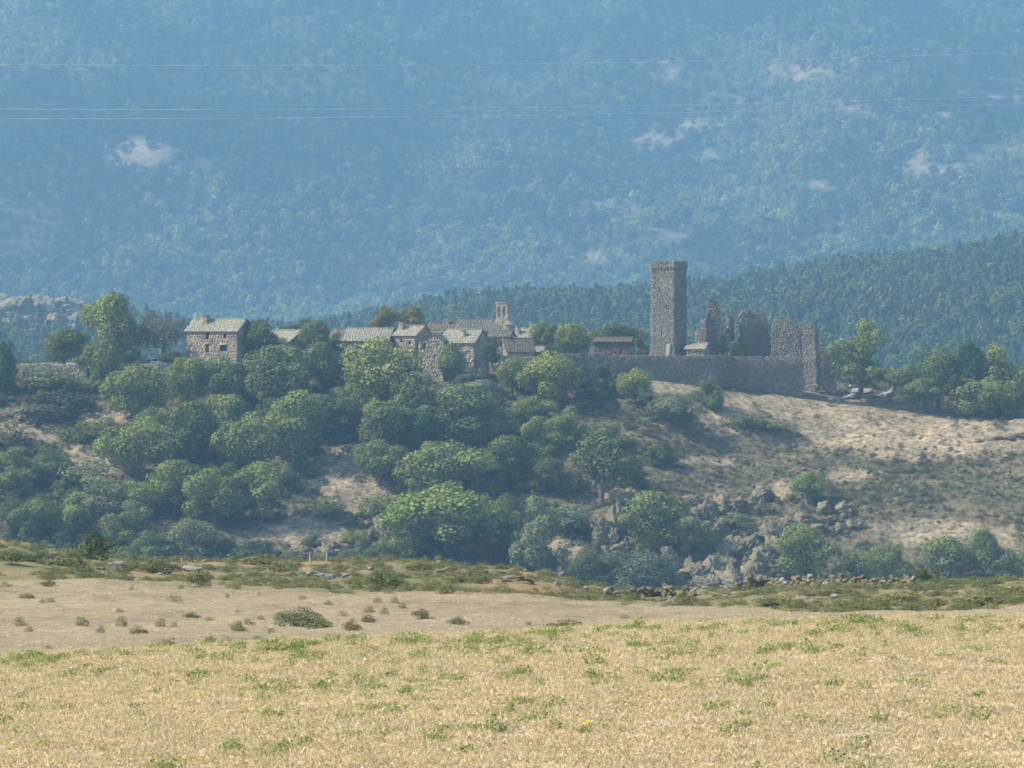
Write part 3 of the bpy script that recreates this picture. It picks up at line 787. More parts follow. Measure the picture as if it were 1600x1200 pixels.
# church with bell gable
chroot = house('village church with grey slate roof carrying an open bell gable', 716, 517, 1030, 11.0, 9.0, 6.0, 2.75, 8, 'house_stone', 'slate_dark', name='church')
chroot['category'] = 'church'; del chroot['group']
def church_bits():
    rng = random.Random(5); O = np.array(chroot.location)
    def loc(px, py, d): return P(px, py, d) - O
    ux, vy = axes(22)
    B = loc(775, 502, 1031); s = 1031 / F; Wd = 20.5 * s; H = 28 * s
    mb = MB(); mb2 = MB()
    def sp(z):
        base = [(-.1 * max(0, 1 - z / .8), Wd + .1 * max(0, 1 - z / .8))]
        z_ = z / H
        if .24 < z_ < .82:
            hw = .33 * (1 if z_ < .66 else math.sqrt(max(0, 1 - ((z_ - .66) / .17) ** 2)))
            return minus(base, [(Wd * .31 - hw, Wd * .31 + hw), (Wd * .69 - hw, Wd * .69 + hw)])
        return base
    coursed(mb, B, ux, vy, -3.0, H, sp, .8, rng, .5, .22, .03)
    g = tag(obj('bell_gable', mb.mesh('bell_gable', M['house_stone']), chroot), kind='stuff')
    cp = MB(); cp.box(B, ux, vy, -.18, Wd + .18, -.15, .95, H + .004, H + .2, .8)
    obj('cap_stone', cp.mesh('cap_stone', M['slate']), g)
    for k in (.31,):
        pr = [(0, 0), (.10, 0), (.17, -.1), (.20, -.35), (.24, -.6), (.30, -.72)]
        V = []; Q = []
        for (r_, z_) in pr:
            for j in range(12): V.append((r_ * math.cos(j * math.pi / 6), r_ * math.sin(j * math.pi / 6), z_))
        for i in range(len(pr) - 1):
            for j in range(12): Q.append((i * 12 + j, i * 12 + (j + 1) % 12, (i + 1) * 12 + (j + 1) % 12, (i + 1) * 12 + j))
        obj('bell', mesh_np('bell', V, Q, M['bronze'], smooth=True), g, B + ux * Wd * k + vy * .4 + np.array([0, 0, H * .62]))
    cr = MB(); c0 = B + ux * Wd * .45 + vy * .4
    cr.box(c0, ux, vy, -.05, .05, -.05, .05, H + .2, H + 1.2, .5); cr.box(c0, ux, vy, -.28, .28, -.045, .045, H + .75, H + .86, .5)
    obj('cross', cr.mesh('cross', M['iron']), g)
    # round turret under the gable
    tb = MB(); T0 = loc(795, 541, 1028); r0 = 8 * s
    for c in range(22):
        z_ = c * .3 - 1.5; k = 14; off = rng.random()
        for j in range(k):
            a0 = 2 * math.pi * (j + off) / k; a1 = 2 * math.pi * (j + 1 + off) / k; rr = r0 + rng.uniform(-.04, .04)
            cc = []
            for zz in (z_, z_ + .303):
                for (rad, an) in ((rr, a0), (rr, a1), (rr - .5, a1), (rr - .5, a0)): cc.append(T0 + np.array([rad * math.cos(an), rad * math.sin(an), zz]))
            tb.box8(cc, min(1, max(0, rng.gauss(.5, .22))))
    t = tag(obj('turret', tb.mesh('turret', M['house_stone']), chroot), kind='stuff')
    k = 14; V = [T0 + np.array([0, 0, 6.0])] + [T0 + np.array([(r0 + .2) * math.cos(2 * math.pi * j / k), (r0 + .2) * math.sin(2 * math.pi * j / k), 5.02]) for j in range(k)]
    obj('turret_roof', mesh_np('turret_roof', V, [(0, 1 + j, 1 + (j + 1) % k) for j in range(k)], M['slate_dark'], tint=[rng.random() for _ in range(k)]), t)
church_bits()

# ------------------------------------------------------------------ tower
def tower():
    rng = random.Random(3); s = 1016 / F; a = 30
    ux, vy = axes(a)
    corner = P(1053.5, 560, 1012)                       # nearest corner
    W = 6.15; H = (572 - 407) * s; base_z = P(1053, 575, 1012)[2]
    O = np.array([corner[0], corner[1], base_z]) - ux * W
    root = empty('tower', O); tag(root, 'tall square stone tower rising above the castle wall', 'tower')
    O0 = np.zeros(3); mb = MB(); th = 1.1
    def batter(z): return 0.9 * max(0, 1 - z / 5.5) ** 1.5
    slits = {0: [(2.7, 7.6, .30, 1.2), (4.0, 13.5, .35, 1.0), (2.2, 17.8, .4, .5)], 1: [(3.2, 10.5, .3, 1.1), (2.6, 17.0, .4, .6)]}
    faces = [(O0, ux, vy, 0), (O0 + ux * W, vy, -ux, 1), (O0 + ux * W + vy * W, -ux, -vy, 2), (O0 + vy * W, -vy, ux, 3)]
    shaft_top = H - 1.35
    for (A, u, v, k) in faces:
        z = -1.5
        while z < shaft_top:
            h = min(.27 * rng.uniform(.75, 1.3), shaft_top - z)
            if h < .03: break
            b = batter(max(0, z)); x = -b * .8
            sp = minus([(-b * .8, W + b * .8)], [(q[0], q[0] + q[2]) for q in slits.get(k, []) if q[1] < z + h / 2 < q[1] + q[3]])
            for s0, e0 in sp:
                x = s0
                while x < e0 - .01:
                    e = min(x + .42 * rng.uniform(.6, 1.7), e0)
                    if e0 - e < .18: e = e0
                    mb.box(A, u, v, x, e, -b + rng.uniform(-.045, .03), th, z, z + h + .004, min(1, max(0, rng.gauss(.48, .2)))); x = e
            z += h
    tag(obj('shaft', mb.mesh('shaft', M['tower_stone']), root), kind='stuff')
    cb = MB(); cb.box(O0, ux, vy, 0, .26, 0, .55, 0, .42, .6); cme = cb.mesh('corbel', M['tower_stone'])
    for (A, u, v, k) in faces:
        for i in range(8):
            p = A + u * (.25 + i * (W - .76) / 7) - v * .20 + np.array([0, 0, shaft_top - .42])
            ang = [0, math.pi / 2, math.pi, -math.pi / 2][k]
            obj('corbel', cme, root, p, (0, 0, ang))
            # rotation turns ux,vy into u,v
    pb = MB(); o_ = .17
    for (A, u, v, k) in faces:
        coursed(pb, A - v * o_ - u * o_, u, v, shaft_top + .005, H, lambda z: [(0, W + 2 * o_ - .6)], .6, rng, .5, .32, .04)
    for i in range(60):
        A, u, v, k = faces[rng.randrange(4)]; x = rng.uniform(0, W); pb.box(A - v * o_ - u * .2, u, v, x, x + rng.uniform(.3, .8), .05, .5, H, H + rng.uniform(.08, .3), rng.random())
    tag(obj('parapet', pb.mesh('parapet', M['tower_stone']), root), kind='stuff')
    rf = MB(); rf.box(O0, ux, vy, .3, W - .3, .3, W - .3, shaft_top - .6, shaft_top - .2, .5); obj('platform', rf.mesh('platform', M['tower_stone']), root)
    bt = MB(); bt.box8([O0 + ux * x + vy * y + np.array([0, 0, z]) for (x, y, z) in ((4.3, -1.2, -1), (5.4, -1.2, -1), (5.4, 0, -1), (4.3, 0, -1), (4.3, -.25, 5.6), (5.4, -.25, 5.6), (5.4, 0, 5.6), (4.3, 0, 5.6))], .9)
    obj('buttress', bt.mesh('buttress', M['tower_stone']), root)
tower()

# ------------------------------------------------------------------ ruined walls: outline in photo pixels (left and right edge by height), real thickness
def ruin(label, outline, d, a, thick, pyb, name='ruined_wall', mat='tower_stone', holes=(), seed=1, ret=None):
    """outline: (py, px_left, px_right) from top down"""
    rng = random.Random(seed * 13 + 7); ux, vy = axes(a); s = d / F; ca = math.cos(math.radians(a))
    ys = [o[0] for o in outline]; Ls = [o[1] for o in outline]; Rs = [o[2] for o in outline]
    pl = outline[-1][1]; B = P(pl, pyb, d); root = empty(name, B); tag(root, label, 'ruin', 'walls of the ruined castle', 'thing')
    H = (pyb - ys[0]) * s
    def spans(z):
        py = pyb - z / s
        l = np.interp(py, ys, Ls); r_ = np.interp(py, ys, Rs); sp = [((l - pl) * s / ca, (r_ - pl) * s / ca)]
        return minus(sp, [((h[0] - pl) * s / ca, (h[1] - pl) * s / ca) for h in holes if h[2] < py < h[3]])
    mb = MB(); coursed(mb, np.zeros(3), ux, vy, -1.0, H, spans, thick, rng, .46, .28, .05, .22)
    tag(obj('wall', mb.mesh('wall', M[mat]), root), kind='stuff')
    if ret:                                                   # a return wall running back from one end, as (x in m, length, [(z, reach)])
        x, prof = ret; rb = MB(); zs = [p[0] for p in prof]; ls = [p[1] for p in prof]
        coursed(rb, ux * x + vy * thick, vy, ux, -1.0, prof[-1][0], lambda z: [(0, float(np.interp(z, zs, ls)))], .9, rng, .6, .36, .07, .12)
        tag(obj('return_wall', rb.mesh('return_wall', M[mat]), root), kind='stuff')
    return root

ruin('tallest ruined wall with a jagged pointed top right of the tower', [(464, 1110, 1116), (467, 1107, 1118), (473, 1108, 1121), (478, 1103, 1121), (483, 1106, 1124), (491, 1101, 1127), (498, 1104, 1130), (507, 1106, 1133), (515, 1106, 1137), (530, 1106, 1138), (560, 1106, 1141)], 1027, 4, 1.3, 562)
ruin('rounded sunlit wall stub against the foot of the tallest ruin', [(497, 1101, 1109), (500, 1098, 1112), (512, 1096, 1113), (560, 1095, 1114)], 1022, 34, 1.8, 562, seed=11)
ruin('thin ruined pillar between the two highest ruin walls', [(494, 1139, 1147), (505, 1137, 1148), (560, 1138, 1148)], 1030, -10, 1.2, 562, seed=2)
ruin('broad ruined wall with one peak and a sloping right edge', [(482, 1166, 1169), (485, 1163, 1173), (488, 1160, 1176), (490, 1158, 1194), (494, 1156, 1197), (500, 1158, 1196), (512, 1155, 1202), (520, 1157, 1201), (530, 1154, 1206), (545, 1155, 1210), (560, 1153, 1218)], 1028, -6, 1.4, 562, seed=3)
ruin('low broken wall linking the feet of the two highest ruins', [(533, 1143, 1150), (538, 1140, 1156), (546, 1139, 1160), (560, 1138, 1162)], 1024, 8, 1.2, 562, seed=12)
ruin('flat topped ruined wall left of the corner turret', [(495, 1212, 1237), (499, 1208, 1240), (508, 1207, 1245), (530, 1205, 1248), (560, 1204, 1252)], 1024, 14, 1.5, 562, seed=4)
ruin('narrow broken wall stub against the corner turret', [(511, 1250, 1253), (516, 1248, 1256), (560, 1247, 1256)], 1026, 10, 1.4, 566, seed=5)
ruin('slim corner turret standing at the right end of the castle wall', [(508, 1256, 1270), (511, 1254, 1273), (560, 1254, 1274), (602, 1253, 1276)], 1014, 20, 3.0, 604, seed=6, name='corner_turret')
ruin('low stepped wall running right from the corner turret', [(537, 1275, 1288), (540, 1275, 1289), (541, 1275, 1289), (553, 1275, 1291), (554, 1275, 1305), (600, 1275, 1307)], 1022, -8, 1.3, 604, seed=7, mat='pink_stone', name='castle_wall')
ruin('small pale stump of masonry left of the tallest ruin', [(515, 1088, 1094), (518, 1087, 1095), (560, 1086, 1096)], 1032, 16, 1.2, 562, seed=8, mat='pink_stone')

def rampart(label, pts, topy, thick, name, mat='tower_stone', seed=1, group=None, cat='wall', ragged=0.8):
    """wall over the terrain along (px, d) points with its crest at photo height topy"""
    rng = random.Random(seed); root = None; O = None
    W = [on(px, d) for px, d in pts]
    O = W[0].copy(); root = empty(name, O); tag(root, label, cat, group, 'thing')
    mb = MB()
    for k in range(len(W) - 1):
        A, B = W[k].copy(), W[k + 1].copy(); L = math.hypot(*(B - A)[:2]); ux = np.array([(B - A)[0] / L, (B - A)[1] / L, 0]); vy = np.array([-ux[1], ux[0], 0])
        t0 = P(pts[k][0], topy[k], pts[k][1])[2]; t1 = P(pts[k + 1][0], topy[k + 1], pts[k + 1][1])[2]
        zb = min(A[2], B[2]) - .8; st = np.cumsum([rng.uniform(-.12, .12) for _ in range(int(L) + 3)]) * .5
        top = lambda x: t0 + (t1 - t0) * x / L + st[int(min(L, max(0, x)))] * ragged
        n = int(L / .9) + 1
        def spans(z):
            xs_ = [(i * L / n, (i + 1) * L / n) for i in range(n) if z + zb < top((i + .5) * L / n)]
            out = []
            for a_, b_ in xs_:
                if out and abs(out[-1][1] - a_) < 1e-6: out[-1] = (out[-1][0], b_)
                else: out.append((a_, b_))
            return out
        coursed(mb, np.array([A[0], A[1], zb]) - O, ux, vy, 0, max(t0, t1) - zb + .3, spans, thick, rng, .5, .3, .05)
    tag(obj('masonry', mb.mesh('masonry', M[mat]), root), kind='stuff')
    return root
rampart('long castle rampart wall standing below the tower and ruins', [(878, 1000), (960, 1002), (1040, 1004), (1122, 1006), (1146, 1012), (1254, 1014)], [552, 554, 556, 556, 557, 559], 1.6, 'castle_wall', seed=2)
rampart('short terrace wall with a lit top below the church', [(786, 1000), (842, 1001)], [556, 557], 1.0, 'terrace_wall', seed=3, mat='house_stone')
rampart('rough terrace wall under the brownish tree left of the farmhouse', [(196, 994), (246, 993), (292, 995)], [567, 567, 569], 1.0, 'terrace_wall', seed=4, mat='house_stone')
rampart('low dark terrace wall along the bare ledge at far left', [(28, 1001), (78, 1002), (136, 1001)], [570, 569, 572], 0.9, 'terrace_wall', seed=5, mat='house_stone')

# ------------------------------------------------------------------ trees, one by one
T = tree
SKY = 'trees on the skyline'
T(178, 572, 80, 110, 'round', 'leaf_green', 'tall broad crowned tree, highest on the skyline left of the farmhouse', d=1004, group=SKY)
T(101, 570, 64, 60, 'round', 'leaf_green', 'rounded tree on the bare ledge at the far left skyline', d=1006, group=SKY)
T(161, 606, 52, 84, 'tall', 'leaf_green', 'upright green tree in front of the tallest skyline tree', d=994, group=SKY)
T(129, 572, 30, 40, 'dome', 'leaf_green', 'small tree between the ledge tree and the tall skyline tree', d=1003, group=SKY)
T(254, 570, 76, 84, 'sparse', 'leaf_brown', 'thin brownish half bare tree left of the long farmhouse', d=1003, group=SKY)
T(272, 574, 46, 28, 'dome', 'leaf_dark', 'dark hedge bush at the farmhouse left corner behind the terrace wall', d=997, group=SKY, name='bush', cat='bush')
T(206, 578, 44, 44, 'dome', 'leaf_dark', 'added dark bush standing in for the shadow right of the tallest skyline tree', d=997, group=SKY, name='bush', cat='bush')  # added bush, takes the place of the tall tree's shadow on the wall
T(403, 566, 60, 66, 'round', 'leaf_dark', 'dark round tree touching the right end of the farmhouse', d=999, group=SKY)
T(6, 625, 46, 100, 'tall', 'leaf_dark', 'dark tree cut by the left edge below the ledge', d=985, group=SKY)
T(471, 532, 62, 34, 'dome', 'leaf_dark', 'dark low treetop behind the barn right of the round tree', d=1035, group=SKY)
T(492, 560, 44, 62, 'tall', 'leaf_green', 'upright tree standing between the two barns', d=1000, group=SKY)
T(522, 560, 36, 40, 'dome', 'leaf_dark', 'dark bushy tree under the small shaded roof', d=998, group=SKY)
T(601, 530, 36, 50, 'round', 'leaf_yellow', 'yellowish tree behind the long barn roof', d=1040, group=SKY)
T(643, 526, 48, 46, 'open', 'leaf_yellow', 'yellow brown tree behind the chimney house', d=1042, group=SKY)
T(852, 556, 46, 56, 'round', 'leaf_green', 'round tree right of the church on the skyline', d=1018, group=SKY)
T(897, 560, 56, 58, 'round', 'leaf_green', 'wider skyline tree between the church trees and outbuilding', d=1014, group=SKY)
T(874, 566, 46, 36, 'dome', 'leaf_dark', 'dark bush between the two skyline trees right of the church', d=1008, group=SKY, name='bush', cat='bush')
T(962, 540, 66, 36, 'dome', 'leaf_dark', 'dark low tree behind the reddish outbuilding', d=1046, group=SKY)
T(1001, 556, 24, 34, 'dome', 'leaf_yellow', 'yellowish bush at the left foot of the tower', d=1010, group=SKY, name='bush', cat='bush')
T(1130, 558, 15, 40, 'tall', 'leaf_bright', 'slim bright young tree in front of the tallest ruin', d=1017, group=SKY)
T(1159, 559, 28, 30, 'dome', 'leaf_bright', 'round bright bush in front of the broad ruined wall', d=1017, group=SKY, name='bush', cat='bush')
T(1345, 606, 86, 104, 'dome', 'leaf_green', 'large full tree right of the castle ruin', d=1020, group=SKY)
T(1400, 608, 60, 36, 'dome', 'leaf_green', 'low spreading bush under the large tree right of the ruin', d=1012, group=SKY, name='bush', cat='bush')
T(1423, 622, 42, 58, 'dome', 'leaf_green', 'small green tree at the left end of the right hand grove', d=1012, group=SKY)
T(1466, 632, 70, 98, 'dome', 'leaf_green', 'tall leafy tree in the middle of the right hand grove', d=1016, group=SKY)
T(1514, 638, 50, 106, 'tall', 'leaf_dark', 'tallest narrow dark tree of the right hand grove', d=1014, group=SKY)
T(1566, 648, 96, 106, 'dome', 'leaf_green', 'widest tree of the right hand grove near the right edge', d=1012, group=SKY)
T(1590, 650, 46, 60, 'dome', 'leaf_dark', 'dark bush at the foot of the grove at the right edge', d=1005, group=SKY, name='bush', cat='bush')
T(1456, 628, 26, 32, 'dome', 'leaf_sage', 'little pale bush in front of the right hand grove', d=1006, group=SKY, name='bush', cat='bush')
T(1440, 632, 64, 44, 'dome', 'leaf_green', 'rounded bush at the left foot of the right hand grove', d=1007, group=SKY, name='bush', cat='bush')
T(1536, 646, 76, 62, 'dome', 'leaf_green', 'broad bush in front of the tallest narrow tree of the grove', d=1008, group=SKY, name='bush', cat='bush')
T(1372, 606, 50, 34, 'dome', 'leaf_yellow', 'yellowish bush at the right foot of the large tree by the ruin', d=1014, group=SKY, name='bush', cat='bush')
T(1493, 632, 44, 50, 'dome', 'leaf_dark', 'dark bush filling the foot of the right hand grove', d=1008, group=SKY, name='bush', cat='bush')
T(708, 596, 42, 66, 'tall', 'leaf_green', 'ivy covered tree against the gable fronted house wall', d=990)
T(769, 566, 32, 40, 'dome', 'leaf_dark', 'dark bush clinging to the wide house right corner', d=993, name='bush', cat='bush')
T(738, 600, 40, 30, 'dome', 'leaf_sage', 'greyish bush below the wide house wall', d=988, name='bush', cat='bush')
# upper hillside
T(212, 660, 90, 88, 'round', 'leaf_green', 'broad tree below the brownish tree and terrace wall')
T(296, 640, 66, 86, 'round', 'leaf_bright', 'light green tree just below the farmhouse left corner')
T(352, 640, 80, 84, 'round', 'leaf_green', 'tree directly below the farmhouse right half')
T(440, 646, 108, 112, 'round', 'leaf_green', 'big spreading tree below the dark round tree and barn')
T(505, 622, 74, 84, 'round', 'leaf_green', 'tree below the two barns, right of the big spreading tree')
T(546, 610, 44, 66, 'tall', 'leaf_dark', 'dark tree in the gap below the long barn left end')
T(592, 648, 112, 122, 'round', 'leaf_green', 'largest tree right below the long barn roof')
T(652, 664, 78, 88, 'round', 'leaf_green', 'tree below the gable fronted house')
T(690, 640, 56, 40, 'dome', 'leaf_brown', 'brownish bush between the trees below the wide house', name='bush', cat='bush')
T(803, 626, 52, 68, 'tall', 'leaf_green', 'tree below the church with dark shade at its right')
T(866, 638, 78, 90, 'round', 'leaf_green', 'large tree under the left end of the castle rampart')
T(912, 622, 52, 56, 'dome', 'leaf_dark', 'dark bushy tree against the rampart left part')
T(948, 610, 44, 46, 'dome', 'leaf_dark', 'small dark tree against the rampart below the outbuilding')
T(838, 606, 40, 44, 'dome', 'leaf_green', 'bush in front of the terrace wall below the church', name='bush', cat='bush')
T(994, 634, 52, 60, 'round', 'leaf_green', 'single round tree on open grass below the tower')
T(1056, 668, 82, 54, 'dome', 'leaf_sage', 'wide pale green bushy tree below the rampart middle')
T(1112, 638, 38, 50, 'dome', 'leaf_green', 'small tree standing below the rampart corner')
T(1165, 668, 70, 26, 'shrub', 'leaf_green', 'low green thicket on the left rim of the tan field', name='bush', cat='bush')
T(1212, 678, 60, 22, 'shrub', 'leaf_green', 'second low green thicket along the tan field rim', name='bush', cat='bush')
# left hillside
T(85, 610, 90, 40, 'shrub', 'leaf_green', 'wide scrubby bush below the bare ledge at left', name='bush', cat='bush')
T(95, 640, 110, 34, 'shrub', 'scrub', 'grey green thicket above the left tan clearing', name='bush', cat='bush')
T(58, 662, 96, 30, 'shrub', 'scrub', 'dark thicket bordering the top of the left tan clearing', name='bush', cat='bush')
T(135, 690, 70, 36, 'shrub', 'leaf_dark', 'dark bush right of the left tan clearing', name='bush', cat='bush')
T(30, 762, 80, 62, 'dome', 'leaf_green', 'tree at the left edge under the tan clearing')
T(80, 750, 60, 52, 'dome', 'leaf_green', 'bushy tree left of the stony bare slope')
T(212, 752, 104, 100, 'round', 'leaf_green', 'broad tree right of the stony bare slope')
T(306, 726, 84, 104, 'round', 'leaf_dark', 'dark tree in the middle of the left wood')
T(254, 720, 50, 60, 'dome', 'leaf_dark', 'dark undergrowth tree between two broad trees of the left wood')
T(384, 742, 88, 98, 'round', 'leaf_green', 'tree in the left wood above the grassy gap')
T(462, 726, 104, 112, 'round', 'leaf_green', 'big pale topped tree above the grassy gap')
T(535, 690, 56, 72, 'round', 'leaf_dark', 'dusky tree right of the big pale topped tree')
T(596, 704, 82, 82, 'round', 'leaf_green', 'tree in mid slope right of the dusky tree')
T(592, 756, 82, 70, 'round', 'leaf_green', 'tree with dark foot at the top of the grassy gap')
T(662, 752, 60, 60, 'dome', 'leaf_green', 'bushy tree right of the grassy gap')
T(724, 696, 104, 92, 'round', 'leaf_green', 'broad tree in the centre of the slope below the church')
T(700, 776, 130, 92, 'dome', 'leaf_green', 'very wide tree above the bright green tree')
T(792, 768, 90, 92, 'round', 'leaf_dark', 'dark tree right of the very wide tree')
T(834, 712, 60, 60, 'dome', 'leaf_green', 'bushy tree above the dark tree in the centre')
T(884, 698, 60, 62, 'dome', 'leaf_green', 'tree left of the leaning trunk tree, further up')
T(948, 700, 66, 46, 'dome', 'leaf_green', 'bushy tree just above the leaning trunk tree')
T(940, 790, 98, 104, 'open', 'leaf_green', 'open crowned tree with a visible leaning trunk above the crag')
T(988, 764, 52, 56, 'dome', 'leaf_dark', 'dark bush right of the leaning trunk tree', name='bush', cat='bush')
T(1034, 728, 46, 40, 'dome', 'leaf_dark', 'lone dark round bush on the open slope below the pale bush', name='bush', cat='bush')
T(892, 770, 44, 36, 'dome', 'leaf_green', 'low bush left of the leaning trunk', name='bush', cat='bush')
T(246, 700, 66, 62, 'tall', 'leaf_green', 'narrow tree filling the gap below the broad tree under the terrace wall')
T(352, 696, 84, 84, 'round', 'leaf_green', 'tree in the thick of the left wood below the farmhouse')
T(418, 690, 66, 66, 'dome', 'leaf_dark', 'dark tree in the left wood under the big spreading tree')
T(500, 690, 74, 72, 'round', 'leaf_sage', 'greyish tree left of the dusky tree')
T(556, 664, 60, 66, 'round', 'leaf_green', 'tree in the gap left of the largest tree below the barn')
T(356, 784, 74, 60, 'dome', 'leaf_dark', 'dark low tree at the lower end of the left wood')
T(226, 806, 70, 62, 'dome', 'leaf_green', 'bushy tree between the broad tree and the round pale bush')
T(130, 766, 70, 48, 'shrub', 'leaf_sage', 'grey green bush below the stony bare slope', name='bush', cat='bush')
T(654, 706, 66, 66, 'round', 'leaf_dark', 'dark tree left of the broad central tree')
T(772, 694, 64, 66, 'dome', 'leaf_green', 'bushy tree right of the broad central tree')
T(752, 656, 74, 66, 'round', 'leaf_sage', 'pale tree right below the wide slate house')
T(650, 806, 66, 56, 'dome', 'leaf_green', 'bushy tree under the right rim of the grassy gap')
T(848, 766, 66, 60, 'dome', 'leaf_dark', 'dark bush low between the dark tree and the leaning trunk', name='bush', cat='bush')
T(832, 664, 62, 50, 'dome', 'leaf_green', 'bushy tree below the large tree under the rampart')
T(10, 700, 60, 44, 'shrub', 'scrub', 'dull thicket under the left tan clearing at the edge', name='bush', cat='bush')
# lower hillside
T(60, 842, 76, 62, 'round', 'leaf_bright', 'yellow green tree low at the left')
T(112, 842, 62, 56, 'round', 'leaf_bright', 'second yellow green tree low at the left')
T(20, 830, 50, 56, 'dome', 'leaf_dark', 'dark tree at the lower left edge')
T(160, 800, 90, 64, 'dome', 'leaf_sage', 'dull green thicket above the dark juniper')
T(200, 850, 80, 66, 'dome', 'leaf_green', 'tree behind the near ridge right of the juniper')
T(272, 806, 78, 92, 'round', 'leaf_green', 'upright leafy tree above the round pale bush')
T(338, 826, 86, 94, 'round', 'leaf_green', 'tree above the cliff foot right of the round pale bush')
T(408, 818, 92, 92, 'round', 'leaf_green', 'tree left of the grassy gap, lowest of its group')
T(445, 770, 44, 50, 'dome', 'leaf_green', 'small tree at the left rim of the grassy gap')
T(296, 872, 84, 66, 'dome', 'leaf_sage', 'round pale green bush just behind the near ridge', name='bush', cat='bush')
T(235, 880, 70, 52, 'dome', 'leaf_green', 'dark green bush left of the round pale bush', name='bush', cat='bush')
T(258, 852, 40, 40, 'dome', 'leaf_brown', 'brownish bush between two green bushes behind the ridge', name='bush', cat='bush')
T(508, 806, 62, 36, 'shrub', 'leaf_green', 'green shrub in the middle of the grassy gap', name='bush', cat='bush')
T(588, 806, 60, 40, 'shrub', 'leaf_green', 'shrub at the right side of the grassy gap', name='bush', cat='bush')
T(700, 868, 156, 112, 'round', 'leaf_bright', 'large bright green tree above the near ridge centre')
T(632, 876, 70, 66, 'dome', 'leaf_green', 'darker bushy tree left of the bright green tree')
T(760, 880, 64, 46, 'dome', 'leaf_red', 'reddish brown bush at the foot of the bright green tree', name='bush', cat='bush')
T(788, 830, 50, 60, 'dome', 'leaf_green', 'tree between the bright green tree and the sage tree')
T(840, 896, 78, 116, 'dome', 'leaf_sage', 'tall sage green tree left of the crag')
T(1021, 868, 98, 98, 'round', 'leaf_green', 'large round tree growing against the crag')
T(926, 916, 64, 62, 'dome', 'leaf_dark', 'dark round bush behind the saddle of the near ridge', name='bush', cat='bush')
T(1000, 926, 108, 72, 'dome', 'leaf_sage', 'wide pale willow like bush below the large round tree', name='bush', cat='bush')
T(1264, 786, 58, 52, 'dome', 'leaf_bright', 'lone yellow green bush on the stony slope', name='bush', cat='bush')
T(1256, 912, 96, 90, 'round', 'leaf_green', 'tree at the right foot of the crag with deep shade')
T(1340, 912, 64, 62, 'dome', 'leaf_green', 'bushy tree behind the dry stone wall right part')
T(1392, 912, 60, 72, 'dome', 'leaf_green', 'second bushy tree behind the dry stone wall')
T(1480, 912, 80, 78, 'round', 'leaf_green', 'tree behind the right ridge near the small juniper')
T(1536, 914, 46, 90, 'tall', 'leaf_green', 'narrow upright tree near the lower right edge')
T(1578, 914, 54, 66, 'dome', 'leaf_green', 'bushy tree at the lower right edge')
T(1105, 860, 44, 50, 'shrub', 'leaf_green', 'green shrub growing in the middle of the crag', name='bush', cat='bush')
T(1165, 840, 60, 26, 'shrub', 'scrub', 'shrub on the upper ledge of the crag', name='bush', cat='bush')
T(1140, 826, 50, 26, 'shrub', 'leaf_sage', 'pale shrub between the upper rock face and the big crag', name='bush', cat='bush')
T(1196, 880, 50, 34, 'shrub', 'scrub', 'dull shrub rooted in the right part of the big crag', name='bush', cat='bush')
T(1122, 892, 36, 30, 'shrub', 'leaf_green', 'green shrub low in the cleft of the big crag', name='bush', cat='bush')
T(1085, 830, 40, 24, 'shrub', 'leaf_sage', 'sage shrub right of the large round tree by the crag', name='bush', cat='bush')
T(880, 840, 70, 50, 'shrub', 'leaf_sage', 'grey green shrub left of the crag under the leaning trunk', name='bush', cat='bush')
T(560, 878, 46, 26, 'shrub', 'leaf_green', 'low green shrub behind the near ridge left of the bushy tree', name='bush', cat='bush')
T(390, 878, 66, 40, 'shrub', 'leaf_dark', 'dark shrub over the low cliff behind the ridge', name='bush', cat='bush')
# near ridge
T(145, 874, 62, 50, 'shrub', 'leaf_dark', 'dark spiky juniper on the near ridge at left', d0=280, d1=318, name='juniper', cat='bush', group='junipers on the near ridge')
T(1441, 917, 30, 32, 'dome', 'leaf_dark', 'small dark juniper right of the dry stone wall', d0=280, d1=318, name='juniper', cat='bush', group='junipers on the near ridge')
T(1462, 917, 18, 22, 'dome', 'leaf_dark', 'smallest juniper beside the other one by the wall', d0=280, d1=318, name='juniper', cat='bush', group='junipers on the near ridge')

# ------------------------------------------------------------------ crags and boulders
outcrop('tall split crag left of the large round tree', [(958, 850, 34, 60, .2), (975, 840, 24, 66, .45), (940, 858, 30, 40, 0), (968, 868, 36, 24, 0), (985, 810, 22, 40, .5), (1000, 792, 26, 20, .3), (948, 830, 22, 30, .1)], ROCK)
outcrop('upright pale rock pillar right of the large round tree', [(1064, 900, 24, 66, .12), (1072, 856, 18, 46, .1), (1056, 915, 26, 26, 0)], ROCK)
outcrop('big stepped grey crag right of the rock pillar', [(1110, 906, 44, 50, .7), (1140, 900, 52, 56, .8), (1172, 905, 50, 60, .6), (1200, 890, 44, 50, .5), (1130, 868, 46, 44, .4), (1160, 858, 50, 40, .6), (1195, 846, 46, 38, .5), (1215, 905, 40, 40, .2), (1150, 920, 70, 34, .2), (1095, 925, 50, 30, 0), (1185, 922, 50, 30, .2), (1120, 838, 34, 34, .2), (1108, 860, 14, 44, -.15), (1205, 865, 40, 34, .5), (1228, 870, 36, 30, .2)], ROCK)
outcrop('broken rock face on the upper slope above the big crag', [(1100, 806, 40, 36, .1), (1125, 800, 36, 34, .3), (1150, 798, 34, 30, .2), (1175, 800, 36, 40, -.1), (1190, 782, 34, 30, .1), (1085, 790, 30, 24, .2)], ROCK)
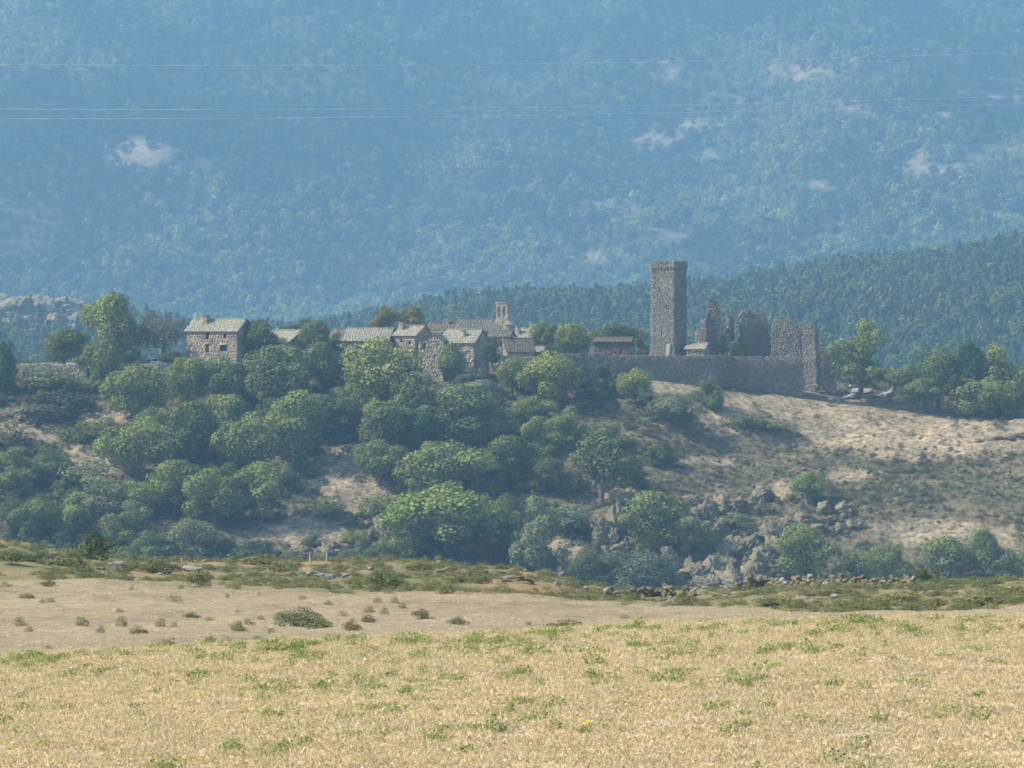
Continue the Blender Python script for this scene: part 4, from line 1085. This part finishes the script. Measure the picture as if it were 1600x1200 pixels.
outcrop('cluster of boulders below the lone yellow green bush', [(1262, 786, 14, 22, 0), (1292, 800, 24, 24, .2), (1322, 802, 26, 24, .3), (1250, 812, 24, 16, 0), (1300, 816, 34, 12, 0), (1334, 824, 26, 14, .2), (1276, 830, 30, 14, 0), (1312, 832, 22, 20, .3), (1230, 822, 26, 16, 0)], ROCK)
outcrop('low dark cliff behind the fence posts on the near ridge', [(470, 872, 40, 26, 0), (505, 874, 40, 30, 0), (532, 874, 30, 22, .2), (440, 868, 30, 16, 0), (400, 856, 30, 18, 0), (372, 862, 30, 18, .2)], ROCK)
outcrop('dark boulder with a pale side in the grassy gap', [(597, 836, 26, 42, .1), (584, 836, 14, 18, 0), (572, 822, 18, 12, 0)], ROCK)
outcrop('rocks at the foot of the sage green tree', [(880, 905, 40, 34, .2), (862, 914, 30, 24, 0), (900, 900, 26, 22, .3), (845, 900, 20, 24, 0)], ROCK)
outcrop('heap of rubble stones on the upper right of the tan field', [(1310, 626, 20, 8, 0), (1328, 622, 22, 10, 0), (1345, 612, 34, 8, 0), (1400, 612, 18, 9, 0), (1388, 618, 20, 8, 0), (1318, 616, 16, 7, 0), (1412, 624, 14, 6, 0)], PALE)
outcrop('ruined low stone bank at the right edge of the tan field', [(1545, 688, 18, 7, 0), (1560, 686, 20, 7, 0), (1578, 685, 20, 8, 0), (1595, 683, 20, 8, 0), (1530, 690, 14, 6, 0)], ROCK)
outcrop('pale knoll of bare rock behind the village at far left', [(20, 508, 70, 56, 0), (60, 504, 80, 54, 0), (105, 498, 70, 46, 0), (140, 492, 60, 38, 0), (45, 524, 60, 40, 0), (85, 520, 56, 40, 0), (0, 498, 70, 50, 0), (125, 514, 50, 36, 0), (-30, 500, 70, 50, 0), (30, 540, 60, 34, 0), (70, 538, 50, 34, 0)], ROCK + PALE[:2], 2050, 2420, split=4)
outcrop('small pale rocks behind the farmhouse roof', [(225, 512, 40, 22, 0), (260, 514, 50, 24, 0), (290, 518, 40, 20, 0)], ROCK, 2050, 2420)
outcrop('pale rock scar on the forested hill at far right', [(1540, 514, 16, 9, 0), (1556, 508, 22, 12, 0), (1575, 502, 18, 10, 0), (1592, 496, 14, 7, 0)], PALE, 1850, 2420)
RD = dict(d0=225, d1=318)
rock(186, 890, 34, 16, 'white boulder with a dark underside on the near ridge at left', **RD)
rock(158, 890, 16, 6, 'small white rock beside the boulder with dark underside', **RD)
rock(300, 893, 36, 11, 'long low white boulder on the near ridge beside a broom clump', **RD)
rock(17, 862, 14, 10, 'pale rock near the left end of the near ridge', **RD)
rock(84, 869, 22, 9, 'flat pale rock behind a broom clump on the near ridge', **RD)
rock(76, 883, 12, 7, 'small pale rock at the foot of a broom clump', **RD)
rock(578, 891, 14, 6, 'small white rock mid ridge among low heath', **RD)
rock(870, 916, 12, 10, 'pointed pinkish rock near the ridge saddle', **RD)
rock(1192, 938, 8, 9, 'little upright stone in heath below the dry stone wall', **RD)
rock(1252, 937, 28, 6, 'flat pale slab in heath below the dry stone wall', **RD)
rock(1306, 934, 26, 7, 'second flat slab right of the pale one below the wall', **RD)
rock(1047, 941, 18, 5, 'flat stone below the left dry stone wall', **RD)
rock(1505, 934, 14, 6, 'pale stone in the heath at the right side', **RD)
outcrop('long low pavement of grey rock on the ridge crest', [(700, 894, 26, 10, 0), (725, 898, 22, 8, 0), (780, 900, 34, 10, 0), (800, 906, 40, 9, 0), (822, 911, 30, 8, 0), (760, 897, 20, 7, 0)], ROCK, 225, 318)
outcrop('strip of pale stones on the bare rise left of ridge centre', [(492, 899, 30, 8, 0), (515, 903, 20, 6, 0), (470, 898, 20, 5, 0), (540, 900, 18, 6, 0)], PALE, 225, 318)
rock(1335, 606, 26, 6, 'white stones on top of the rubble bank under the large tree', PALE, 990, 1100)
rock(1401, 604, 10, 9, 'white stone in the hedge right of the large tree', PALE, 990, 1100)

# dry stone walls on the near ridge
def dry_wall(label, pts, hpx, n, seed):
    r = random.Random(seed); root = None
    Q_ = [hit(px, py, 260, 318) for px, py in pts]
    root = empty('dry_stone_wall', Q_[0]); tag(root, label, 'wall', 'dry stone walls on the ridge', 'thing')
    for k in range(n):
        t = r.random() * (len(Q_) - 1); i = int(t); f = t - i
        p = Q_[i] * (1 - f) + Q_[i + 1] * f; p[2] = float(zground(p[0], p[1]))
        H = hpx / F * p[1] * (0.45 + 0.75 * vnoise(t * 5, 3.3, seed)); lvl = r.random() ** 1.3
        s = r.uniform(.16, .36)
        o = obj('stone', (STONE + PALESTONE[:1])[r.randrange(7)], root, p - Q_[0] + np.array([0, r.uniform(-.35, .35) * (1.2 - lvl), max(0, lvl * H - .1)]), (r.uniform(-.5, .5), r.uniform(-.5, .5), r.uniform(0, 6)), (s * r.uniform(1, 1.7), s * r.uniform(.9, 1.4), s * r.uniform(.7, 1.1)))
    return root
dry_wall('tumbled dry stone wall on the ridge behind the heath, longer right hand one', [(1152, 921), (1200, 914), (1250, 917), (1320, 917), (1385, 917), (1430, 917)], 17, 290, 3)
dry_wall('short tumbled dry stone wall in the ridge saddle, left hand one', [(945, 937), (985, 934), (1030, 932), (1085, 932)], 15, 130, 4)

# fence posts on the ridge
def post(px, py, h, label, thick=.09):
    b = hit(px, py, 260, 318); s = b[1] / F; r = random.Random(int(px))
    V, Q_ = tube([(0, 0, -.2), (.02, 0, h * s * .5), (r.uniform(-.04, .04), .02, h * s)], [thick * .55, thick * .5, thick * .42], 7)
    V.append(np.array([0, 0, h * s + .02])); k = len(V) - 1
    Q_ = [tuple(f) for f in Q_] + [(14 + j, 14 + (j + 1) % 7, k, k) for j in range(0)]
    me = mesh_np('fence_post', V, Q_, M['post_wood'])
    o = obj('fence_post', me, None, b); tag(o, label, 'post', 'fence posts on the ridge')
post(284, 886, 14, 'thin wooden post above the long low white boulder')
post(484, 880, 15, 'left one of the two pale posts before the low dark cliff')
post(510, 878, 16, 'right one of the two pale posts before the low dark cliff')

# ------------------------------------------------------------------ white van and dish by the farmhouse
def van():
    b = on(243, 1001); b[2] = P(243, 573, 1001)[2]
    ux, vy = axes(8); root = empty('parked_van', b); tag(root, 'white parked van half hidden under the brownish tree', 'van')
    prof = [(0, .45), (0, 1.0), (.15, 1.85), (.4, 2.0), (3.0, 2.0), (3.55, 1.25), (4.3, 1.05), (4.4, .45)]
    V = [ux * (x - 2.2) + vy * y + np.array([0, 0, z]) for y in (-.85, .85) for x, z in prof]; n = len(prof)
    me = bpy.data.meshes.new('body'); me.from_pydata([tuple(v) for v in V], [], [tuple(range(n - 1, -1, -1)), tuple(range(n, 2 * n))] + [(i, (i + 1) % n, (i + 1) % n + n, i + n) for i in range(n)]); me.materials.append(M['white_paint'])
    obj('body', me, root)
    for (x0, x1, z0, z1) in ((.5, 1.4, 1.3, 1.8), (1.6, 2.9, 1.3, 1.8)):
        mb = MB(); mb.box(np.zeros(3), ux, vy, x0 - 2.2, x1 - 2.2, -.87, -.84, z0, z1); obj('side_window', mb.mesh('side_window', M['dark_glass']), root)
    for x in (-1.4, 1.3):
        for y in (-.8, .62):
            V2, Q2 = tube([ux * x + vy * y + np.array([0, 0, .33]), ux * x + vy * (y + .18) + np.array([0, 0, .33])], [.33, .33], 14)
            V2 = list(V2); Q2 = list(Q2)
            w_ = obj('wheel', mesh_np('wheel', V2, Q2, M['rubber']), root)
van()
def dish():
    ux, vy = axes(25); p = P(311, 534, 999.3)
    root = empty('satellite_dish', p); tag(root, 'white satellite dish on the farmhouse facade', 'dish')
    V = []; Q_ = []; k = 14
    for i in range(5):
        r_ = .12 * i * .95 + .01
        for j in range(k):
            an = 2 * math.pi * j / k; V.append(ux * r_ * math.cos(an) + np.array([0, 0, r_ * math.sin(an)]) - vy * (r_ * r_ * .6))
    for i in range(4):
        for j in range(k): Q_.append((i * k + j, i * k + (j + 1) % k, (i + 1) * k + (j + 1) % k, (i + 1) * k + j))
    obj('reflector', mesh_np('reflector', V, Q_, M['white_paint'], smooth=True), root, None, (.5, 0, -.6))
    v, q_ = tube([(0, 0, 0), vy * .7], [.03, .03], 6); obj('bracket', mesh_np('bracket', v, q_, M['iron']), root)
dish()

# ------------------------------------------------------------------ power lines across the valley
def wire(label, pts):
    path = []
    xs_ = np.linspace(-700, 2300, 80); X = [p[0] for p in pts]; co = np.polyfit(X, [p[1] for p in pts], 2)
    for x in xs_:
        d = 380 + 340 * (x + 100) / 1700; d = max(d, 300); path.append(P(x, np.polyval(co, x), d))
    V, Q_ = tube(path, [.0155] * len(path), 5)
    tag(obj('power_line', mesh_np('power_line', V, Q_, M['wire'])), label, 'power line', 'power lines over the valley')
wire('highest of the three thin power lines across the mountainside', [(0, 100), (400, 103), (800, 100), (1000, 96), (1600, 82)])
wire('middle one of the three thin power lines', [(0, 170), (400, 172), (800, 168), (1000, 164), (1600, 150)])
wire('lowest of the three thin power lines just under the middle one', [(0, 185), (400, 185), (800, 180), (1000, 177), (1600, 162)])

# ------------------------------------------------------------------ low shrubs
BIGH = [remat(m, M['heath']) for m in CR['shrub']]
SHR = [crown_mesh('low_shrub', 600 + k, 14, 0.22, 1000, 0.06, 0.0, 'dome', 0.9, 0.15) for k in range(5)]
HEATH = [remat(m, M['heath']) for m in SHR]; SCRUB = [remat(m, M['scrub']) for m in SHR]
def broom_mesh(seed):
    rng = np.random.default_rng(seed); n = 520
    an = rng.uniform(0, 6.283, n); r0 = np.sqrt(rng.random(n)) * .38; tilt = rng.uniform(.1, .5, n) + r0 * .6
    hh = rng.uniform(.45, 1.0, n) * (1.05 - r0)
    B = np.stack([np.cos(an) * r0, np.sin(an) * r0, np.zeros(n)], 1); D = np.stack([np.cos(an) * tilt, np.sin(an) * tilt, np.ones(n)], 1); D /= np.linalg.norm(D, axis=1)[:, None]
    Sd = np.cross(D, rng.normal(size=(n, 3))); Sd /= np.linalg.norm(Sd, axis=1)[:, None]; Sd *= .03
    V = np.stack([B - Sd, B + Sd, B + D * hh[:, None] * .6 + Sd * 1.3, B + D * hh[:, None]], 1).reshape(-1, 3)
    return mesh_np('broom_tuft', V, np.arange(4 * n).reshape(-1, 4), M['heath'], tint=np.clip(rng.normal(.5, .25, n), 0, 1))
BROOM = [broom_mesh(620 + k) for k in range(4)]
def broom(px, py, wpx, hpx, label, group='green broom tufts on the tan meadow', mat=None):
    b = hit(px, py, 110, 318); s = b[1] / F; r = random.Random(int(px * 5 + py * 3))
    o = obj('broom_clump', (BIGH[r.randrange(3)] if wpx > 22 else HEATH[r.randrange(5)]), None, b - np.array([0, 0, .05]), (0, 0, r.uniform(0, 6)), (wpx * s * 1.3, wpx * s * 1.3, hpx * s * 1.45))
    return tag(o, label, 'broom', group)
SMALL = [(42, 934, 24, 7), (80, 941, 18, 6), (75, 916, 24, 8), (10, 917, 18, 8), (272, 941, 22, 9), (188, 957, 14, 7), (32, 978, 20, 12), (47, 987, 16, 8), (125, 978, 22, 13), (156, 989, 14, 11), (192, 979, 20, 14), (216, 991, 26, 12), (253, 979, 16, 12), (271, 980, 12, 8),
                     (300, 965, 24, 8), (326, 970, 14, 6), (372, 986, 24, 14), (389, 977, 16, 10), (407, 968, 12, 6), (356, 934, 8, 6), (472, 937, 16, 6), (326, 1005, 18, 9), (75, 1014, 10, 6), (590, 942, 12, 7), (512, 945, 14, 6), (550, 985, 26, 16), (576, 972, 24, 11), (577, 957, 18, 8), (600, 960, 16, 9), (630, 950, 14, 8), (617, 942, 12, 8),
                     (825, 977, 12, 6), (974, 966, 16, 5), (950, 987, 22, 9), (424, 990, 14, 8), (402, 1000, 16, 7), (206, 922, 8, 6), (283, 921, 10, 6), (65, 942, 10, 5), (430, 918, 14, 7), (405, 930, 6, 5), (372, 957, 10, 5), (270, 1000, 10, 5), (505, 975, 18, 8), (535, 962, 14, 7)]
ORD = 'first second third fourth fifth sixth seventh eighth ninth tenth eleventh twelfth thirteenth fourteenth fifteenth sixteenth'.split()
ROWS = [(0, 926, 'topmost row under the ridge heath'), (926, 946, 'upper row below the ridge heath'), (946, 972, 'middle row of the tan meadow'), (972, 984, 'lower row of the tan meadow'), (984, 1100, 'lowest row just above the straw field')]
for lo, hi, nm in ROWS:
    for k, (px, py, w_, h_) in enumerate(sorted(q for q in SMALL if lo <= q[1] < hi)):
        broom(px, py, w_, h_, 'small broom tuft, ' + ORD[k] + ' from left in the ' + nm)
broom(258, 1016, 38, 15, 'largest dark broom clump near the straw field crest at left')
broom(470, 978, 60, 24, 'wide broom thicket in the middle of the tan meadow left of centre')
broom(445, 970, 34, 14, 'smaller broom clump at the left side of the wide broom thicket')
broom(500, 982, 36, 14, 'broom clump at the right side of the wide broom thicket')
broom(655, 967, 26, 12, 'dark broom tuft alone in the centre of the tan meadow')
broom(716, 975, 28, 11, 'lone broom tuft right of the meadow centre')
broom(880, 987, 50, 15, 'broom clump at the straw field crest right of the meadow')
RG = 'dark broom clumps on the near ridge'
for (px, py, w_, h_, lb) in [(110, 885, 56, 22, 'rounded dark broom clump left of the white boulder'), (50, 876, 50, 16, 'low broom clump near the left end of the ridge'), (12, 882, 40, 18, 'broom clump at the left edge of the ridge'), (252, 896, 54, 22, 'dark broom mound between the two white boulders'), (310, 917, 40, 20, 'green broom mound just below the long white boulder'),
                         (436, 898, 60, 16, 'low dark broom mound left of the pale stones'), (415, 881, 70, 12, 'broom strip on the ridge crest before the low cliff'), (595, 920, 54, 26, 'bristly dark broom bush in the middle of the ridge'), (548, 917, 24, 12, 'small dark broom left of the bristly bush'), (535, 893, 30, 10, 'dark broom by the pale stones strip'),
                         (655, 897, 46, 16, 'dark cushion of broom left of the rock pavement'), (712, 911, 40, 14, 'dark broom cushion in front of the rock pavement'), (750, 912, 34, 16, 'second broom cushion in front of the rock pavement'), (697, 928, 32, 13, 'broom cushion below the rock pavement'), (784, 920, 20, 9, 'small broom right of the rock pavement cushions'),
                         (910, 918, 28, 8, 'broom on the crest near the ridge saddle'), (1075, 945, 40, 13, 'broom strip below the left dry stone wall'), (1295, 930, 48, 12, 'long broom cushion below the right dry stone wall'), (1205, 948, 54, 14, 'broom mound left below the right dry stone wall'), (1400, 945, 70, 16, 'wide broom mound on the right heath'), (1530, 945, 90, 17, 'widest broom mound at the right end of the heath'), (1460, 948, 40, 13, 'broom mound left of the widest mound'), (1580, 930, 60, 14, 'broom mound on the crest at the right edge')]:
    broom(px, py, w_, h_, lb, RG)

# heath covering the ridge
n = 9000
d = NR.uniform(175, 322, n); px = NR.uniform(-250, 1850, n); X = (px - 800) / F * d; Z = zground(X, d)
g = sstep(225, 240, d + 22 * fbm(X / 8, d / 20, 75, 3) + 45 * sstep(800, 1150, px)); patch = fbm(X / 4.5, d / 11, 99, 3)
keep = (NR.random(n) < g * sstep(-.25, .2, patch) * .9)
X, d, Z = X[keep], d[keep], Z[keep]; s = NR.uniform(.35, 1.25, len(X))
scatter('heath', 'low grey green heath covering the rocky ridge', 'heath', np.stack([X, d, Z - .05], 1), np.stack([s, s, s * NR.uniform(.22, .5, len(X))], 1), NR.uniform(0, 6.28, len(X)), HEATH)
# small stones on the ridge
n = 700; d = NR.uniform(235, 310, n); px = NR.uniform(-200, 1800, n); X = (px - 800) / F * d; keep = fbm(X / 6, d / 10, 131, 3) > .05; X, d = X[keep], d[keep]; s = NR.uniform(.1, .4, len(X))
scatter('ridge_stones', 'loose pale stones lying among the ridge heath', 'stones', np.stack([X, d, zground(X, d)], 1), np.stack([s, s, s * .5], 1), NR.uniform(0, 6.28, len(X)), PALESTONE)

# scrub and stones on the hillside
c = candidates(884, 1060, -300, 1900, 1.15); z = zground(c[:, 0], c[:, 1]); px, py = project(c[:, 0], c[:, 1], z)
t = hill_tan(px, py); den = sstep(-.4, .25, fbm(c[:, 0] / 9, c[:, 1] / 9, 111, 4)) * (1 - .93 * np.clip(t * 1.2, 0, 1)) * 0.95 + .015 + .16 * blob(px, py, 1320, 770, 330, 75) * (1 - np.clip(t, 0, 1))
keep = (NR.random(len(c)) < den) & ~((py < 606) & (px > 880) & (px < 1320))
c = c[keep]; z = z[keep]; s = (NR.random(len(c)) ** 2 * 1.7 + .4) * (1 + .5 * fbm(c[:, 0] / 14, c[:, 1] / 14, 115, 2))
scatter('hillside_scrub', 'low dark scrub and heather speckling the hillside below the village', 'scrub', np.stack([c[:, 0], c[:, 1], z - .1], 1), np.stack([s, s, s * NR.uniform(.4, .8, len(c))], 1), NR.uniform(0, 6.28, len(c)), SCRUB + HEATH[:2])
# undergrowth that closes the wood below the village
c = candidates(890, 1000, -260, 1000, 3.6); z = zground(c[:, 0], c[:, 1]); px, py = project(c[:, 0], c[:, 1], z)
den = (1 - sstep(820, 980, px)) * sstep(-.35, .15, fbm(c[:, 0] / 16, c[:, 1] / 16, 161, 3)) * (1 - np.clip(1.25 * hill_tan(px, py), 0, 1)) * (py > 600) * .8
keep = NR.random(len(c)) < den; c = c[keep]; z = z[keep]; s = NR.uniform(2.2, 5.2, len(c))
UG = [remat(m, M[k]) for m, k in zip(CR['shrub'] + CR['dome'][:2], ('leaf_green', 'leaf_dark', 'leaf_sage', 'leaf_green', 'leaf_dark'))]
scatter('undergrowth', 'tangled green undergrowth between the trees of the wood below the village', 'undergrowth', np.stack([c[:, 0], c[:, 1], z - .2], 1), np.stack([s, s, s * NR.uniform(.55, .95, len(c))], 1), NR.uniform(0, 6.28, len(c)), UG)
c = candidates(884, 1050, -100, 1750, 2.0); z = zground(c[:, 0], c[:, 1]); px, py = project(c[:, 0], c[:, 1], z)
den = blob(px, py, 1150, 850, 140, 90) + .55 * blob(px, py, 1300, 790, 200, 80) + .5 * blob(px, py, 125, 730, 40, 40) + .4 * blob(px, py, 1380, 720, 260, 40) + .35 * blob(px, py, 1080, 750, 120, 60) + .03
keep = NR.random(len(c)) < den * .4; c = c[keep]; z = z[keep]; s = NR.random(len(c)) ** 2 * .9 + .2
scatter('hillside_stones', 'scattered grey stones lying over the hillside', 'stones', np.stack([c[:, 0], c[:, 1], z], 1), np.stack([s, s * .8, s * .7], 1), NR.uniform(0, 6.28, len(c)), STONE)

# ------------------------------------------------------------------ straw field
def tuft_mesh(seed, n=40, rad=.17, h0=.02, h1=.075, wd=.0042, lean=1.6):
    rng = np.random.default_rng(seed)
    B = np.stack([rng.uniform(-rad, rad, n), rng.uniform(-rad, rad, n), np.zeros(n)], 1); an = rng.uniform(0, 6.283, n); tl = rng.uniform(.1, lean, n) ** 1.0
    D = np.stack([np.cos(an) * tl, np.sin(an) * tl, np.ones(n)], 1); D /= np.linalg.norm(D, axis=1)[:, None]; h = rng.uniform(h0, h1, n)[:, None]
    Sd = np.cross(D, rng.normal(size=(n, 3))); Sd /= np.linalg.norm(Sd, axis=1)[:, None]; Sd *= wd
    tip = B + D * h; tip[:, 2] -= .3 * h[:, 0] * tl
    V = np.stack([B - Sd, B + Sd, B + D * h * .6 + Sd * .8, tip], 1).reshape(-1, 3)
    return mesh_np('straw_tuft', V, np.arange(4 * n).reshape(-1, 4), M['straw'], tint=np.clip(rng.normal(.5, .3, n), 0, 1))
TUFT = [tuft_mesh(700 + k) for k in range(6)]
def weed_mesh(seed, n=46, h=.22):
    rng = np.random.default_rng(seed); an = rng.uniform(0, 6.283, n); r0 = np.sqrt(rng.random(n)) * .22; hh = rng.uniform(.03, h, n)
    Pl = np.stack([np.cos(an) * r0, np.sin(an) * r0, hh], 1); nn = np.stack([np.cos(an) * .5, np.sin(an) * .5, np.ones(n)], 1) + rng.normal(0, .5, (n, 3)); nn /= np.linalg.norm(nn, axis=1)[:, None]
    V, Q_ = quads_at(Pl, nn, .06, rng, .7)
    k = 12; B = np.stack([rng.uniform(-.12, .12, k), rng.uniform(-.12, .12, k), np.zeros(k)], 1); Tp = B * 1.7 + np.stack([np.zeros(k), np.zeros(k), rng.uniform(.5, 1.0, k) * h], 1); Sd = rng.normal(size=(k, 3)) * .004
    V2 = np.stack([B - Sd, B + Sd, Tp + Sd * .6, Tp - Sd * .6], 1).reshape(-1, 3)
    V = np.concatenate([V, V2]); Q_ = np.concatenate([Q_, np.arange(4 * k).reshape(-1, 4) + 4 * n])
    return mesh_np('weed', V, Q_, M['weed'], tint=np.clip(rng.normal(.5, .25, n + k), 0, 1))
WEED = [weed_mesh(720 + k, 40 + 6 * k, .12 + .03 * k) for k in range(5)]
def field_points(n, d0, d1, p0=-300, p1=1900):
    d = np.sqrt(NR.uniform(d0 ** 2, d1 ** 2, n)); px = NR.uniform(p0, p1, n); X = (px - 800) / F * d
    return X, d, zground(X, d), px
X, d, Z, px = field_points(56000, 27, 76); s = NR.uniform(.6, 1.35, len(X))
scatter('straw', 'short dry straw stubble and grass over the whole near field', 'grass', np.stack([X, d, Z - .01], 1), np.stack([s, s, s * NR.uniform(.6, 1.1, len(X))], 1), NR.uniform(0, 6.28, len(X)), TUFT)
X, d, Z, px = field_points(34000, 28, 70)
pn = fbm(X / 1.1, d / 2.6, 141, 3); pb = fbm(X / 4, d / 9, 145, 2); crest = sstep(52, 59, d) * (1 - sstep(62, 68, d))
pr = sstep(.05, .6, pn + .25 * pb) * .20 + .030 + crest * sstep(-.05, .3, fbm(X / 1.6, d / 6, 147, 3)) * .22
keep = NR.random(len(X)) < pr * .42; X, d, Z = X[keep], d[keep], Z[keep]; s = NR.uniform(.18, .6, len(X))
scatter('weeds', 'green weeds growing in patches through the straw field', 'weeds', np.stack([X, d, Z], 1), np.stack([s, s, s * NR.uniform(.7, 1.2, len(X))], 1), NR.uniform(0, 6.28, len(X)), WEED)
# small dry grass on the meadow
X, d, Z, px = field_points(16000, 100, 250); s = NR.uniform(1.2, 2.6, len(X))
g = sstep(225, 240, d + 22 * fbm(X / 8, d / 20, 75, 3) + 45 * sstep(800, 1150, px)); keep = NR.random(len(X)) > g * .8
X, d, Z, s = X[keep], d[keep], Z[keep], s[keep]
scatter('meadow_grass', 'thin dry grass standing on the tan meadow', 'grass', np.stack([X, d, Z - .02], 1), np.stack([s, s, s * .55], 1), NR.uniform(0, 6.28, len(X)), TUFT)

# the weed clumps that stand out
def weed_clump(px, py, wpx, hpx, label, flower=False):
    b = hit(px, py, 26, 70); s = b[1] / F; r = random.Random(int(px + py * 3))
    root = empty('weed_clump', b, r.uniform(0, 6)); tag(root, label, 'weed', 'weed clumps standing out in the straw field')
    for k in range(max(3, int(wpx / 11))):
        x = r.uniform(-.5, .5) * wpx * s; y = r.uniform(-.5, .5) * wpx * s * 1.2; q_ = hpx * s / .2 * r.uniform(.4, .8)
        obj('foliage', WEED[r.randrange(5)], root, (x, y, 0), (0, 0, r.uniform(0, 6)), (q_, q_, q_))
    if flower:
        for k in range(5):
            rng = np.random.default_rng(k + 3); V, Q_ = quads_at(rng.normal(0, .004, (6, 3)), np.tile([0, -.4, .9], (6, 1)) + rng.normal(0, .3, (6, 3)), .02, rng)
            obj('flower', mesh_np('flower', V, Q_, M['flower']), root, (r.uniform(-.4, .4) * wpx * s, r.uniform(-.4, .4) * wpx * s, hpx * s * r.uniform(.7, 1.15)))
for a_ in [(45, 1110, 40, 14, 'green weed clump near the left edge of the straw field'), (650, 1085, 60, 18, 'broad green weed clump left of the centre of the straw field'), (600, 1078, 40, 16, 'weed clump on a slanting green streak in the straw field'), (700, 1140, 50, 18, 'weed clump low in the straw field left of centre'), (735, 1140, 46, 18, 'bushy weed clump right of the low one near the bottom centre'),
           (810, 1100, 50, 20, 'leafy weed clump at the centre of the straw field'), (845, 1108, 40, 14, 'weed clump right beside the leafy central clump'), (932, 1070, 24, 14, 'small bright weed tuft right of the field centre'), (430, 1020, 60, 26, 'tall weeds on the crest of the straw field at left'), (480, 1012, 50, 24, 'tall weeds on the crest right of the left ones'),
           (650, 1006, 60, 22, 'row of tall weeds on the crest left of centre'), (800, 1012, 40, 22, 'weeds on the crest at centre'), (990, 985, 40, 22, 'tall weed on the crest right of centre'), (1100, 986, 40, 20, 'upright weed cluster on the crest below the left dry stone wall'), (1210, 978, 50, 20, 'weeds on the crest below the right dry stone wall'), (1330, 976, 60, 22, 'bright weeds on the crest at right'), (1360, 975, 50, 26, 'highest weeds on the crest at right'), (1500, 974, 50, 16, 'low yellowish weeds on the crest near the right edge')]:
    weed_clump(*a_)
weed_clump(922, 1146, 22, 18, 'weed with yellow flowers low in the field right of centre', True)
